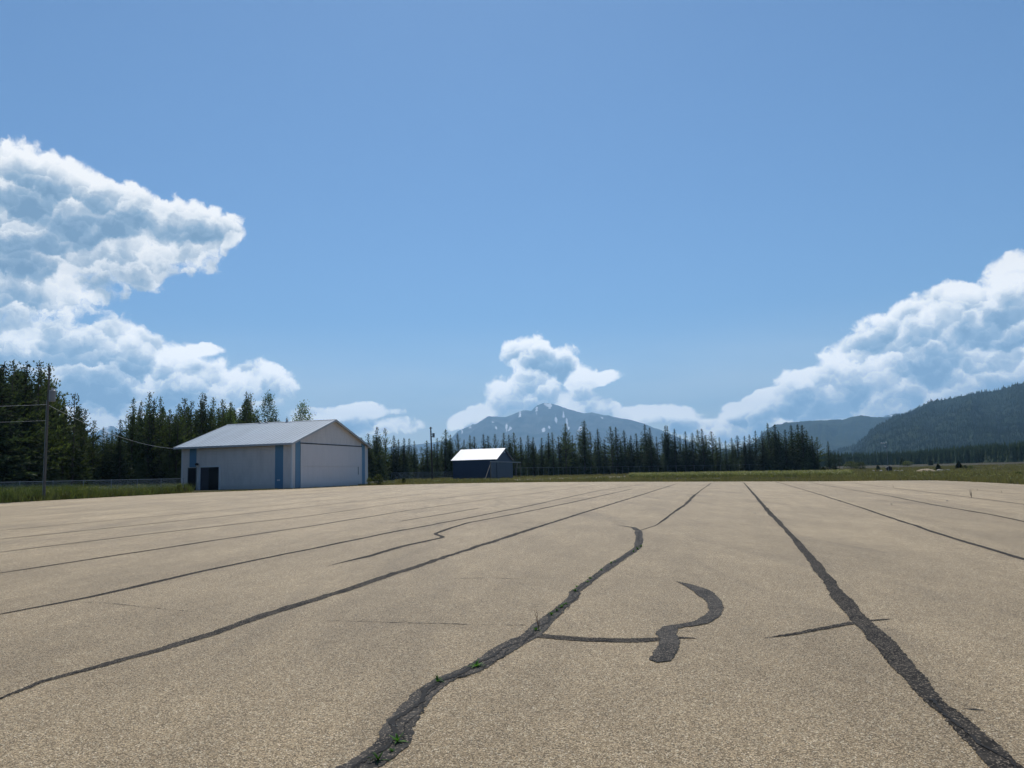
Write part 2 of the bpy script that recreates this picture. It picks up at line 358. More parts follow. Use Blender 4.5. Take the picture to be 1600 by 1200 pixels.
def metal_roof(name, c, rough, ribs, dirt):
    m, t = mat(name); p = coords(t); x, y, z = t.xyz(p)
    s_ = t.m('FRACT', t.m('MULTIPLY', x, 1/ribs)); n = t.noise(t.mapping(p, sc=(1, .25, .25)), .9, 6, .65)
    wn_ = t.n.new('ShaderNodeTexWhiteNoise'); wn_.noise_dimensions = '1D'; t.put(wn_.inputs['W'], t.m('FLOOR', t.m('MULTIPLY', x, 1/(ribs*2))))   # sheets from different batches
    c0 = t.mix(wn_.outputs['Value'], tuple(k*.90 for k in c), tuple(min(1, k*1.05) for k in c))
    lap = t.m('FRACT', t.m('MULTIPLY', z, 1/1.72)); c0 = t.mix(t.rng(lap, 0, .05, .30, 0), c0, tuple(k*.65 for k in c))
    c1 = t.mix(t.rng(n, .40, .70, 0, dirt), c0, tuple(k*.72 for k in c))
    t.put(t.b['Base Color'], t.mix(t.rng(s_, 0, .07, .30, 0), c1, tuple(k*.6 for k in c)))
    t.b['Roughness'].default_value = rough; t.b['Metallic'].default_value = .0
    bump(t, t.m('PINGPONG', s_, .5), .4, .03); return m
M_roof = metal_roof('galvanised_roof', (.42, .475, .52), .45, .6, .35)
M_roofw = metal_roof('white_roof', (.88, .86, .83), .35, .5, .08)
M_white = plain('white_paint', (.62, .63, .64), .5, .10)
M_fascia = plain('pale_fascia', (.44, .46, .48), .5, .18)
M_wood = plain('weathered_wood', (.20, .17, .14), .9, .35, 6)
M_pole = plain('weathered_pole', (.12, .112, .10), .9, .35, 4)
M_soffit = plain('bare_rafter', (.40, .34, .26), .8, .25, 5)
M_galv = plain('galvanised_pipe', (.24, .26, .275), .4, .12, 4, .3)
M_wirem = plain('wire', (.55, .56, .56), .45, .1, 4)
M_grey = plain('grey_steel', (.20, .21, .22), .5, .15)
M_dark = plain('dark_steel', (.035, .033, .032), .5, .2)
M_brown = plain('rust_brown', (.055, .038, .028), .85, .35, 6)
M_stonew = plain('pale_rock', (.33, .31, .28), .9, .3, 4)
M_stoned = plain('dark_rock', (.06, .055, .05), .9, .4, 4)
M_glass, t = mat('dusty_glass'); p = coords(t); n = t.noise(t.mapping(p, sc=(1, 1, .3)), 2.2, 5, .6)
t.put(t.b['Base Color'], t.mix(n, (.012, .013, .016), (.030, .030, .036))); t.put(t.b['Roughness'], t.rng(n, .3, .7, .10, .28)); t.b['Specular IOR Level'].default_value = .5
M_curtain = plain('dusty_pane', (.055, .055, .068), .35, .25, 2)

# ---------------------------------------------------------------- ground
rr = np.concatenate([[0.0], np.geomspace(2.0, 15500, 110)]); aa = np.linspace(-math.pi, math.pi, 181)[:-1]
V = [(0, 0, float(zt(0, 0))-.03)]; Fq = []; na = len(aa)
for r in rr[1:]:
    for a in aa:
        x, y = r*math.sin(a), r*math.cos(a); V.append((x, y, float(zt(x, y))-.03-(max(0, r-2500)**2)/1.4e7*.6))
for k in range(na): Fq.append((0, 1+(k+1) % na, 1+k))
for i in range(len(rr)-2):
    for k in range(na):
        q = 1+i*na; Fq.append((q+k, q+(k+1) % na, q+na+(k+1) % na, q+na+k))
tag(mesh_ob('ground', V, Fq, M_land, smooth=True), kind='structure')

edge_px = [(0, 786.3), (100, 780.8), (200, 775.2), (290, 770.3), (380, 767), (463, 763.8), (570, 758.8), (640, 757), (700, 755.6), (780, 754.2), (860, 753.2), (940, 752.8), (1040, 752.6), (1138, 752.4), (1220, 752.2), (1300, 752.0), (1380, 751.0), (1460, 750.6), (1530, 753.2), (1600, 757.0)]
E_ = [at(*p) for p in edge_px]
out = []
for i in range(len(E_)-1):                     # a ragged edge where the seal breaks off into the verge
    for k in range(14):
        q = E_[i]+(E_[i+1]-E_[i])*k/14; j = rng.normal(0, .07, 2); out.append((q[0]+j[0], q[1]+j[1]))
e0 = E_[0]-AX.tolist()[0]*0; e1 = E_[-1]
left_u = E_[0][0]*NX[0]+E_[0][1]*NX[1]; right_u = 46.0
foot = [(e1[0]+.9*40*NX[0], e1[1]+.9*40*NX[1])]
ring = out+[(e1[0], e1[1])]
uR = e1[0]*NX[0]+e1[1]*NX[1]; vR = e1[0]*AX[0]+e1[1]*AX[1]
def uv(u, v): return (NX[0]*u+AX[0]*v, NX[1]*u+AX[1]*v)
ring += [uv(46, vR-18), uv(46, -30), uv(left_u, -30)]
mesh_top = [(x, y, float(zt(x, y))) for x, y in ring]
apron = mesh_ob('apron', mesh_top, [tuple(range(len(ring)-1, -1, -1))], M_apron); tag(apron, kind='structure')
if apron.data.polygons[0].normal.z < 0:
    apron.data.flip_normals()

# ---------------------------------------------------------------- tarred cracks and seams on the apron
def resample(P, step):
    P = np.asarray(P); seg = np.linalg.norm(np.diff(P, axis=0), axis=1); s_ = np.concatenate([[0], np.cumsum(seg)])
    n = max(2, int(s_[-1]/step)); t_ = np.linspace(0, s_[-1], n)
    return np.stack([np.interp(t_, s_, P[:, i]) for i in range(2)], 1), t_/s_[-1]
def wob(n, k, amp):
    x = np.linspace(0, n/k, n); base = rng.normal(0, 1, int(n/k)+3); return amp*np.interp(x, np.arange(len(base)), base)
LIFT = [0]
def ribbon(name, pix, width, m, lift=.004, taper=(0, 0), rough=.16, step=None, shift=0.0, wander=0.0):
    W2 = [at(*p)[:2] for p in pix]; d0_ = min(np.linalg.norm(q) for q in W2)
    step = step or (.025 if d0_ < 9 else .15 if d0_ < 25 else .4)
    P, s_ = resample(W2, step); n = len(P)
    # soften the corners of the traced line, then let the edges wander as poured tar does
    for _ in range(3): P[1:-1] = .25*P[:-2]+.5*P[1:-1]+.25*P[2:]
    d = np.gradient(P, axis=0); d /= np.linalg.norm(d, axis=1)[:, None]+1e-9; nn = np.stack([d[:, 1], -d[:, 0]], 1)
    wd = np.interp(s_, np.linspace(0, 1, len(width)), width) if isinstance(width, (list, tuple)) else np.full(n, width)
    f = np.minimum(1, np.minimum((s_+1e-3)/max(taper[0], 1e-3), (1-s_+1e-3)/max(taper[1], 1e-3)))
    wd = wd*f; off = shift*wd+wob(n, 9, wander)*f
    ks = [max(2, int(q/step)) for q in (.85, .22)]; fine = .006 if step < .1 else 0
    a = P+nn*(off+wd/2*(1+wob(n, ks[1], rough*.55)+wob(n, ks[0], rough*1.1))+rng.normal(0, fine, n))[:, None]
    b = P+nn*(off-wd/2*(1+wob(n, ks[1], rough*.55)+wob(n, ks[0], rough*1.1))+rng.normal(0, fine, n))[:, None]
    v = []
    for q in (a, b):
        for x, y in q: v.append((x, y, float(zt(x, y))+lift+LIFT[0]*.00025))
    LIFT[0] = (LIFT[0]+1) % 8
    o = mesh_ob(name, v, [(i, i+1, n+i+1, n+i) for i in range(n-1)], m, apron)
    if o.data.polygons[n//2].normal.z < 0: o.data.flip_normals()
    return o
seams = [
 ([(-70, 1115), (0, 1092), (67, 1065), (209, 1027), (337, 989.5), (405, 964), (540, 922), (608, 899), (743.6, 855), (817, 831), (902, 804), (1003, 773), (1057, 756)], (.15, .15, .13, .12)),
 ([(-70, 975), (0, 959.8), (135, 934), (337.5, 888), (480, 859), (615.7, 831), (728, 810), (829, 790), (933.5, 767), (1011, 755.5)], (.13, .12, .11)),
 ([(511, 884.6), (581, 868), (627, 854), (694, 839.5), (679, 834.5), (692, 829.5), (732, 816.7), (821, 800), (895, 784.6), (988, 764)], (.13, .14, .13)),
 ([(-70, 905), (0, 895.5), (135, 875), (337, 844), (480, 823), (635, 798), (782, 777.6), (941, 757)], .10),
 ([(623, 815), (690, 804), (751, 793.5)], .10),
 ([(-70, 872), (0, 863), (236, 834), (480, 806.7), (635, 784.6), (813, 765.6), (900, 757)], .09),
 ([(-70, 850), (0, 842.7), (337, 808), (540, 785.5), (680, 770)], .08),
 ([(-70, 835), (0, 829), (405, 792), (600, 773)], .07),
 ([(-70, 822), (0, 816.7), (152, 806), (420, 784)], .06),
 ([(-70, 814), (0, 809), (287, 787), (540, 767.5), (640, 760)], .06),
 ([(1211, 752.4), (1272, 770), (1326, 787), (1368, 801), (1464, 833), (1525, 852), (1600, 874), (1680, 897)], (.11, .10, .11)),
 ([(1264, 754), (1395, 776), (1464, 790), (1548, 804), (1600, 815), (1680, 831)], .10),
 ([(1333, 755), (1441, 768), (1513, 777), (1600, 788), (1680, 798)], .10),
 ([(1495, 763), (1525, 766), (1563, 769.6), (1620, 774)], .07)]
for pix, w in seams: ribbon('tar_seam', pix, w, M_tar, taper=(.03, .03), wander=.012)
# the wide winding crack in the middle with its branch, and the one on the east side
main = [(480, 1235), (556, 1200), (580, 1187), (607, 1166), (617, 1147), (625, 1125), (645, 1103), (664, 1081), (689, 1064), (727, 1050), (753, 1037), (780, 1019.5), (807, 1005), (833, 992), (842, 980), (862, 962), (880, 947.5), (896, 936), (898, 925), (915, 912), (932, 900), (960, 880), (981, 867), (996, 856), (999, 842), (998, 830), (990, 824.3), (962, 820.6)]
ribbon('tar_seam', main, (.19, .20, .16, .22, .20, .13, .17, .15, .12, .17, .13, .19, .15, .17, .15, .18, .19, .12, .03), M_tarold, taper=(0, .02), rough=.12)
ribbon('tar_seam', [(1000, 829), (1026.4, 820.6), (1038, 811.7), (1053.5, 800), (1071, 788.4), (1080.6, 778), (1094, 767), (1111, 755)], (.03, .12, .15, .11, .07, .12, .08), M_tar, rough=.3)
ribbon('open_crack', main[:-2], .024, M_crack, .0095, wander=.030, rough=.6, step=.025)
ribbon('open_crack', main[:-3], .008, M_crack, .0095, wander=.040, rough=.7, step=.03, shift=6.5)
ribbon('tar_seam', [(833, 993), (870, 996), (920, 1000), (982, 1001.5), (1032, 999), (1070, 996.5), (1097, 999)], (.16, .15, .15, .16, .15, .09, .04), M_tar, taper=(0, .1))
hook = [(1054, 908), (1070, 912.5), (1095, 922.5), (1114, 937.5), (1117, 950), (1111, 962.5), (1095, 972.5), (1070, 977.5), (1046, 981), (1041, 991), (1049, 1000), (1045, 1012), (1037, 1025), (1027, 1036)]
ribbon('tar_seam', hook, (.06, .12, .18, .20, .19, .17, .16, .17, .16, .18, .16, .17, .19), M_tarold, .0065, taper=(.08, .02), rough=.12)
east = [(1640, 1262), (1579, 1203), (1556, 1181), (1521, 1150), (1487, 1119), (1456, 1094), (1425, 1054), (1395, 1020), (1364, 989), (1333, 958), (1312, 932), (1291, 905), (1274, 882), (1253, 855), (1230, 830), (1199, 797.5), (1180, 774.5), (1168, 761), (1162, 754)]
ribbon('tar_seam', east, (.165, .17, .15, .13, .15, .155, .14, .13, .15, .13, .15, .13, .11, .10, .11), M_tar, rough=.19)
ribbon('open_crack', east[:6], .014, M_crack, .0095, wander=.03, rough=.6, step=.03)
ribbon('tar_seam', [(1191, 998), (1240, 991), (1287, 982), (1333, 973)], (.03, .07, .08), M_tar, taper=(.2, 0))
ribbon('tar_seam', [(1350, 971), (1364, 970), (1397, 967)], (.06, .04, .02), M_tar, taper=(0, .3))
for pix in ([(101, 942), (140, 941), (186, 944), (240, 950), (304, 956)], [(500, 969), (540, 971), (647, 973), (740, 976), (822, 977)], [(1056, 984), (1075, 987), (1098, 986)], [(1150, 818), (1190, 822), (1240, 821)], [(700, 905), (760, 903), (830, 906)], [(1480, 1112), (1455, 1106), (1440, 1104)], [(1506, 1108), (1520, 1106), (1536, 1110)]):
    ribbon('hairline_crack', pix, .009, M_crack, .003, taper=(.15, .15), rough=.5, step=.04, wander=.01)
# pieces of grit lying in the open crack
mb = MB()
Pm, _ = resample([at(*p)[:2] for p in main[:14]], .045)
for q in Pm:
    if random.random() < .45:
        x, y = q+rng.normal(0, .035, 2); r = random.uniform(.004, .010); z = float(zt(x, y))+.008
        mb.add([(x-r, y, z), (x, y-r, z), (x+r, y, z), (x, y+r, z), (x+random.uniform(-r, r)*.4, y, z+r*1.1)], [(0, 1, 4), (1, 2, 4), (2, 3, 4), (3, 0, 4)])
tag(mb.build('grit', M_grit, apron), kind='stuff')

# ---------------------------------------------------------------- the white hangar
def ground_under(x, y): return float(zt(x, y))
def horizontal(px, dist):                      # a point on the ground straight under a pixel column, at a depth along the view
    d = ray(px, 740); k = dist/d[1]
    return d[0]*k, d[1]*k
RZ = -LINE_AZ
hx, hy = horizontal(455.6, 93*FPX/FPX); s_ = 93/hy; hx, hy = hx*s_, hy*s_
hz = ground_under(hx, hy)
HW, HL, HE, HRIDGE = 20.35, 15.6, 5.45, 8.90   # gable width, length, eave and ridge height
hangar = empty('hangar', (hx, hy, hz), RZ, 'white metal hangar with blue corner stripes and a grey gable roof', 'hangar')
sl = (HRIDGE-HE)/(HW/2+.6)
wt = HE+.6*sl-.12                              # wall top under the roof sheet
mb = MB(); mb.prism([(0, -.6), (HW, -.6), (HW, wt), (HW/2, wt+sl*HW/2), (0, wt)], 'x', -HL, 0); mb.build('wall', M_wall, hangar)
def slab(mb, x0, x1, y0, z0, y1, z1, th):
    return mb.prism([(y0, z0), (y1, z1), (y1, z1-th), (y0, z0-th)], 'x', x0, x1)
mb = MB(); slab(mb, -HL-.8, .45, -.6, HE, HW/2, HRIDGE, .10); slab(mb, -HL-.8, .45, HW+.6, HE, HW/2+.001, HRIDGE, .10)
k = math.hypot(1, sl)
for i in range(28):                            # standing ribs of the roof sheets
    x = -HL-.75+i*.6+.1
    for (ya, yb) in ((-.6, HW/2), (HW+.6, HW/2)):
        mb.prism([(ya, HE+.002), (yb, HRIDGE+.002), (yb, HRIDGE+.035), (ya, HE+.035)], 'x', x, x+.04)
roof = mb.build('roof', M_roof, hangar)
mb = MB(); mb.prism([(HW/2-.25, HRIDGE-.03), (HW/2, HRIDGE+.055), (HW/2+.25, HRIDGE-.03), (HW/2, HRIDGE+.04)], 'x', -HL-.8, .45); mb.build('ridge_cap', M_roof, roof)
for xx, hh in ((-7.0, .42), (-11.2, .20), (-10.2, .16)):
    MB().tube([(xx, HW/2, HRIDGE), (xx, HW/2, HRIDGE+hh*.7)], .10, 10).tube([(xx, HW/2, HRIDGE+hh*.7), (xx, HW/2, HRIDGE+hh)], [.20, .06], 10).build('roof_vent', M_galv, roof)
# fascia boards round the roof edge, rafter ends under the front eave
mb = MB(); mb.box(-HL-.8, .45, -.64, -.603, HE-.22, HE+.01); mb.build('fascia', M_fascia, hangar)
for x0 in (.453, -HL-.84):
    mb = MB()
    for (ya, yb) in ((-.6, HW/2), (HW+.6, HW/2)): mb.prism([(ya, HE+.02), (yb, HRIDGE+.02), (yb, HRIDGE-.24), (ya, HE-.24)], 'x', x0, x0+.04)
    mb.build('fascia', M_fascia, hangar)
for i in range(20):
    x = -HL-.6+i*.82; MB().prism([(-.58, HE-.105), (-.02, HE-.105+.56*sl), (-.02, HE-.26+.56*sl), (-.58, HE-.23)], 'x', x, x+.07).build('rafter_end', M_soffit, hangar)
# blue stripes, white corner boards
for x0, x1, z0, z1 in ((-14.45, -13.45, 2.92, wt-.15), (-2.25, -1.15, -.5, wt-.15)):
    MB().box(x0, x1, -.03, .002, z0, z1).build('blue_stripe', M_blue, hangar)
for y0, y1 in ((.80, 1.92), (18.42, 19.50)):
    za, zb = wt+sl*min(y0, HW-y0)-.12, wt+sl*min(y1, HW-y1)-.12
    MB().prism([(y0, -.5), (y1, -.5), (y1, zb), (y0, za)], 'x', -.002, .035).build('blue_stripe', M_blue, hangar)
for y0, y1 in ((-.045, .16), (HW-.16, HW+.04)):
    MB().box(-.14, .05, y0, y1, -.6, wt-.05).build('corner_board', M_white, hangar)
MB().box(-HL-.04, -HL+.16, -.045, .1, -.6, wt-.1).build('corner_board', M_white, hangar)
# bifold door of two leaves filling the gable
DT = 5.42
door = empty('bifold_door', (0, 0, 0)); door.parent = hangar
MB().box(0, .06, 1.98, 18.37, -.5, 2.62).build('lower_leaf', M_door, door)
MB().box(0, .06, 1.98, 18.37, 2.66, DT).build('upper_leaf', M_door, door)
MB().box(0, .09, 1.95, 18.40, DT+.03, DT+.15).build('head_track', M_dark, door)
MB().box(.06, .10, 17.25, 17.33, 1.5, 2.62).build('handle', M_dark, door)
for y in (1.94, 18.38): MB().box(0, .09, y, y+.05, -.5, DT).build('door_jamb', M_white, door)
# man door, glazed sliding door, lamp on the long wall
d2 = MB().box(-14.62, -13.40, -.05, .002, -.5, 2.86).build('side_door', M_dark, hangar)
MB().box(-14.55, -13.48, -.065, -.048, .35, 2.72).build('pane', M_glass, d2)
MB().box(-14.66, -14.60, -.07, .0, -.5, 2.92).box(-13.42, -13.36, -.07, .0, -.5, 2.92).build('door_frame', M_grey, d2)
sd_ = MB().box(-12.95, -12.80, -.09, .003, -.5, 3.02).box(-10.12, -9.97, -.09, .003, -.5, 3.02).box(-12.80, -10.12, -.09, .003, 2.86, 3.02).build('sliding_door', M_white, hangar)
MB().box(-12.80, -11.58, -.03, .003, -.5, 2.86).build('pane', M_curtain, sd_)
MB().box(-11.62, -10.12, -.045, -.026, -.5, 2.86).build('pane', M_glass, sd_)
MB().box(-11.62, -11.56, -.06, -.044, -.5, 2.86).build('mullion', M_dark, sd_)
lm = MB().tube([(-13.15, 0, 3.28), (-13.15, -.28, 3.40)], .03, 8).build('wall_lamp', M_dark, hangar)
MB().tube([(-13.15, -.30, 3.45), (-13.15, -.30, 3.34), (-13.15, -.30, 3.14)], [.06, .24, .17], 12).build('lamp_shade', M_dark, lm)
MB().box(-1.95, -1.55, -.055, -.028, .95, 1.12).build('notice_plate', M_white, hangar)

# ---------------------------------------------------------------- the navy shed with the white roof
sx, sy = horizontal(775, 168); s_ = 168/sy; sx, sy = sx*s_, sy*s_
SW, SL, SE, SR = 13.4, 9.9, 4.30, 6.85
shed = empty('shed', (sx, sy, ground_under(sx, sy)), RZ, 'small navy blue shed with a bright white roof and sliding door rail', 'shed')
ss = (SR-SE)/(SW/2+.25)
wt2 = SE+.25*ss-.10
MB().prism([(0, -.5), (SW, -.5), (SW, wt2), (SW/2, wt2+ss*SW/2), (0, wt2)], 'x', -SL, 0).build('wall', M_navy, shed)
mb = MB(); slab(mb, -SL-.4, .35, -.25, SE, SW/2, SR, .08); slab(mb, -SL-.4, .35, SW+.25, SE, SW/2+.001, SR, .08)
for i in range(21):
    x = -SL-.38+i*.5
    for (ya, yb) in ((-.25, SW/2), (SW+.25, SW/2)): mb.prism([(ya, SE+.002), (yb, SR+.002), (yb, SR+.03), (ya, SE+.03)], 'x', x, x+.04)
mb.build('roof', M_roofw, shed)
mb = MB()
for (ya, yb) in ((-.25, SW/2), (SW+.25, SW/2)): mb.prism([(ya, SE-.06), (yb, SR-.06), (yb, SR-.26), (ya, SE-.26)], 'x', .353, .39)
mb.build('fascia', M_navydoor, shed)
RZL = 3.72
rail = MB().box(.06, .26, -4.5, 20.4, RZL-.11, RZL+.11).build('door_rail', M_galv, shed)
for y0, y1 in ((-4.1, -.15), (.35, 6.8), (6.83, 13.2)): MB().box(.09, .15, y0, y1, -.35, RZL-.13).build('sliding_leaf', M_navydoor, shed)
MB().box(.05, .25, -4.45, -4.25, -.6, RZL-.112).build('rail_post', M_wood, shed)
MB().tube([(.15, -4.45, RZL-.5), (.15, -8.6, -.2)], .08, 8).build('brace', M_wood, shed)
MB().tube([(.15, 17.4, RZL-.11), (.20, 16.6, 2.3), (.15, 16.2, 1.5), (.1, 17.0, .6), (.15, 18.6, -.3)], .09, 8).build('brace', M_wood, shed)
MB().tube([(.15, 19.9, RZL-.11), (.15, 19.9, -.4)], .07, 8).build('rail_post', M_wood, shed)
lm = MB().tube([(0, 5.7, SR-1.0), (.3, 5.7, SR-.9)], .04, 8).build('wall_lamp', M_white, shed)
MB().tube([(.34, 5.7, SR-.72), (.34, 5.7, SR-1.1)], [.14, .24], 10).build('lamp_shade', M_white, lm)

# ---------------------------------------------------------------- fences
def fence(name, pts, height, spacing, label, wires=True, r=.026):
    pts = [np.array(p) for p in pts]; o = empty(name, (pts[0][0], pts[0][1], pts[0][2]), 0, label, 'fence'); base = Vector(pts[0])
    top = [tuple(Vector(p)+Vector((0, 0, height))-base) for p in pts]
    MB().tube(top, r, 6).build('top_rail', M_galv, o)
    lin = MB()
    for i in range(len(pts)-1):
        a, b = pts[i], pts[i+1]; L = np.linalg.norm(b-a); n = max(1, round(L/spacing))
        for k in range(n+(i == len(pts)-2)):
            p = Vector(a+(b-a)*k/n)-base
            MB().tube([p+Vector((0, 0, -.3)), p+Vector((0, 0, height-.01))], r*1.25, 6).tube([p+Vector((0, 0, height+.02)), p+Vector((0, 0, height+.07))], [r*1.5, r*.4], 6).build('post', M_galv, o)
        if wires:                                    # woven diamonds: wires slanting both ways
            m_ = int(L/.09); hs = height-.06
            for k in range(m_):
                for sgn in (1, -1):
                    f0 = k/m_; f1 = f0+sgn*hs/L*.9
                    if not 0 <= f1 <= 1: continue
                    p = Vector(a+(b-a)*f0)-base; q = Vector(a+(b-a)*f1)-base+Vector((0, 0, hs)); w = Vector((0, 0, .004))
                    lin.add([p-w, p+w, q+w, q-w], [(0, 1, 2, 3)])
    if wires: lin.build('wire_mesh', M_wirem, o)
    return o
FA = at(-90, 784.5); FB = at(286, 768.6)
fence('chain_link_fence', [FA, FA+(FB-FA)*.5, FB], 1.42, 3.1, 'low chain link fence in front of the dark forest beside the hangar')
def far_pts(lst): return [np.array([*horizontal(px, d), 0]) for px, d in lst]
def on_ground(lst):
    P = far_pts(lst)
    for p in P: p[2] = ground_under(p[0], p[1])
    return P
fence('chain_link_fence', on_ground([(612, 175), (712, 185)]), 1.75, 3.2, 'chain link fence between the bushes and the navy shed', wires=True, r=.030)
fence('chain_link_fence', on_ground([(806, 205), (880, 232), (1000, 262), (1140, 272), (1205, 262)]), 2.5, 3.4, 'thin wire fence along the foot of the long treeline', wires=False, r=.024)

# ---------------------------------------------------------------- poles and overhead wires
PB = at(68.5, 782); dP = math.hypot(PB[0], PB[1]); PT = up_at(76.2, 574, dP)
pole = empty('utility_pole', tuple(PB), 0, 'tall weathered utility pole with a transformer can behind the fence', 'utility pole')
ph = PT[2]-PB[2]
MB().tube([(0, 0, -.4), (0, 0, ph*.5), (0, 0, ph)], [.095, .085, .065], 10).build('shaft', M_pole, pole)
pr = Vector((NX[0], NX[1], 0)); zt_ = up_at(76, 619, dP)[2]-PB[2]
can = MB().tube([pr*.38+Vector((0, 0, zt_-.45)), pr*.38+Vector((0, 0, zt_-.42)), pr*.38+Vector((0, 0, zt_+.40)), pr*.38+Vector((0, 0, zt_+.46))], [.20, .235, .235, .16], 14).build('transformer', M_grey, pole)
MB().tube([pr*.34+Vector((0, 0, zt_+.46)), pr*.32+Vector((0, 0, zt_+.66))], [.05, .035], 8).tube([pr*.48+Vector((0, 0, zt_+.46)), pr*.50+Vector((0, 0, zt_+.62))], [.05, .035], 8).build('bushing', M_fascia, can)
for q in (-.3, .2): MB().box(.05, .30, -.05, .05, zt_+q, zt_+q+.08).build('bracket', M_dark, pole)
MB().tube([(0, 0, ph), (0, 0, ph+.16)], [.06, .04], 8).build('insulator', M_fascia, pole)
MB().tube([(-.13, -.02, -.3), (-.11, -.02, ph*.75)], .015, 6).build('ground_conduit', M_galv, pole)
def wire(name, a, b, sag, rad, label, group=None):
    a, b = Vector(a), Vector(b); pts = [a.lerp(b, t)-Vector((0, 0, 4*sag*t*(1-t))) for t in np.linspace(0, 1, 25)]
    o = MB().tube([p-a for p in pts], rad, 5).build(name, M_wirem); o.location = a; return tag(o, label, 'wire', group)
def pole_at(py): p = up_at(76-(py-568)*.035, py, dP); return (p[0], p[1], p[2])
drop = np.array([hx-15.6*math.cos(LINE_AZ)-.6, hy+15.6*math.sin(LINE_AZ), hz+HE-.15])
wire('overhead_wire', pole_at(632), drop,   .75, .011, 'pale service wire sagging from the tall pole down to the hangar eave')
wire('overhead_wire', pole_at(632), up_at(-420, 624, 62), .3, .010, 'bright thick wire leaving the tall pole just under the transformer')
wire('overhead_wire', pole_at(575), up_at(-420, 556, 62), .3, .008, 'topmost thin wire running to the top of the tall pole')
wire('overhead_wire', pole_at(657), up_at(-420, 658, 62), .2, .007, 'lowest faint wire crossing the trees to the tall pole')
mx_, my_ = horizontal(675.5, 172); mz = ground_under(mx_, my_); dM = math.hypot(mx_, my_); mt = up_at(674, 667, dM)[2]-mz
mp = empty('utility_pole', (mx_, my_, mz), 0, 'distant utility pole rising out of the treeline beside the navy shed', 'utility pole')
MB().tube([(0, 0, -.4), (-.1, 0, mt*.5), (-.22, 0, mt)], [.19, .17, .14], 9).build('shaft', M_brown, mp)
MB().tube([(.40, 0, mt*.80), (.40, 0, mt*.80+.95)], .27, 12).build('transformer', M_grey, mp)
for q in (.15, .68): MB().box(-.15, .35, -.06, .06, mt*.80+q, mt*.80+q+.12).build('bracket', M_dark, mp)
MB().box(-.5, .1, -.07, .07, mt-.35, mt-.2).build('crossarm', M_brown, mp)

# ---------------------------------------------------------------- trees
def sprays(C, D, L, Wd, k, spread, g):
    """k slender needle sprays at every centre C, leaning round the direction D"""
    n = len(C); C = np.repeat(C, k, 0); D = np.repeat(D, k, 0); L = np.repeat(L, k); Wd = np.repeat(Wd, k)
    d = D+g.normal(0, spread, (n*k, 3)); d /= np.linalg.norm(d, axis=1)[:, None]
    s_ = np.cross(d, g.normal(0, 1, (n*k, 3))); s_ /= np.linalg.norm(s_, axis=1)[:, None]+1e-9
    L = L*g.uniform(.6, 1.3, n*k); b = C-d*(L*.25)[:, None]
    mid = C+d*(L*.15)[:, None]
    return np.stack([b-s_*(Wd*.25)[:, None], mid+s_*Wd[:, None]*.5, C+d*(L*.8)[:, None]], 1)
def conifer(seed, H, Rr, kind, dens=1.0):
    """height H, widest radius Rr; kind 'spruce' (skirted cone) or 'pine' (open crown of upturned tufts)"""
    g = np.random.default_rng(seed); C = []; D = []; L = []; Wd = []; br = []
    z = H*(.03 if kind == 'spruce' else g.uniform(.10, .26)); z0 = z
    lean = g.normal(0, .010, 2); phase = g.uniform(0, 6.28); side = g.uniform(.08, .28)
    gaps = g.uniform(z0, H*.9, 3)
    while z < H*.985:
        t_ = (z-z0)/(H-z0)
        if kind == 'spruce': prof = (1-t_)**.78*(.84+.16*math.sin(9*t_+phase)); nb = g.integers(6, 9)
        else: prof = min(1, (1-t_)*1.5+.06)**.9*(.55+.45*min(1, t_*3.5+.25)); nb = g.integers(4, 7)
        if t_ > .80: nb = g.integers(3, 5)
        if kind == 'pine' and min(abs(gaps-z)) < .035*H: nb = 1
        a0 = g.uniform(0, 6.28)
        for j in range(nb):
            a = a0+6.283*j/nb+g.normal(0, .3); ln = Rr*prof*g.uniform(.55, 1.22)*(1+side*math.cos(a-phase))+.05
            if g.random() < (.06 if kind == 'spruce' else .14): ln *= .4
            el = (-.42+.95*t_ if kind == 'spruce' else .02+.75*t_)+g.normal(0, .12)
            u = np.array([math.cos(a)*math.cos(el), math.sin(a)*math.cos(el), math.sin(el)])
            base = np.array([lean[0]*z, lean[1]*z, z]); m_ = max(2, int(ln/(.34 if kind == 'spruce' else .40)*dens))
            q = np.linspace(.16 if kind == 'spruce' else .38, 1.0, m_)
            for x in q:
                up = (.22*x*x if kind == 'spruce' else .30*x*x)
                c = base+u*ln*x+np.array([0, 0, up*ln*.5])+g.normal(0, .07, 3)
                C.append(c); D.append(u+np.array([0, 0, (.10 if kind == 'spruce' else .75)*(.4+.6*x)])); L.append((.70 if kind == 'spruce' else .60)*(.30+.85*(1-t_)**.8)); Wd.append((.25 if kind == 'spruce' else .25)*(.6+.5*(1-t_)))
            br.append((base, base+u*ln*.8))
        z += (g.uniform(.26, .42) if kind == 'spruce' else g.uniform(.30, .52))*(.62+.5*(1-t_))*H/15/dens**.5
    # leader
    for i in range(5):
        C.append(np.array([lean[0]*H, lean[1]*H, H*(.955+.012*i)])); D.append(np.array([0, 0, 1.0])+g.normal(0, .15, 3)); L.append(.34); Wd.append(.08)
    C = np.array(C); D = np.array(D); L = np.array(L); Wd = np.array(Wd)
    T_ = sprays(C, D, L, Wd, 4 if kind == 'spruce' else 5, .42 if kind == 'spruce' else .48, g)
    mb = MB(); r = H*.0095+.03
    mb.tube([(0, 0, -.3), (0, 0, H*.02), (lean[0]*H*.5, lean[1]*H*.5, H*.5), (lean[0]*H, lean[1]*H, H*.97)], [r*1.5, r*1.1, r*.62, .012], 7)
    for (a, b) in br[::2]:
        if kind == 'pine' or g.random() < .35: mb.tube([a, b], [.028, .010], 3, False)
    return T_, mb
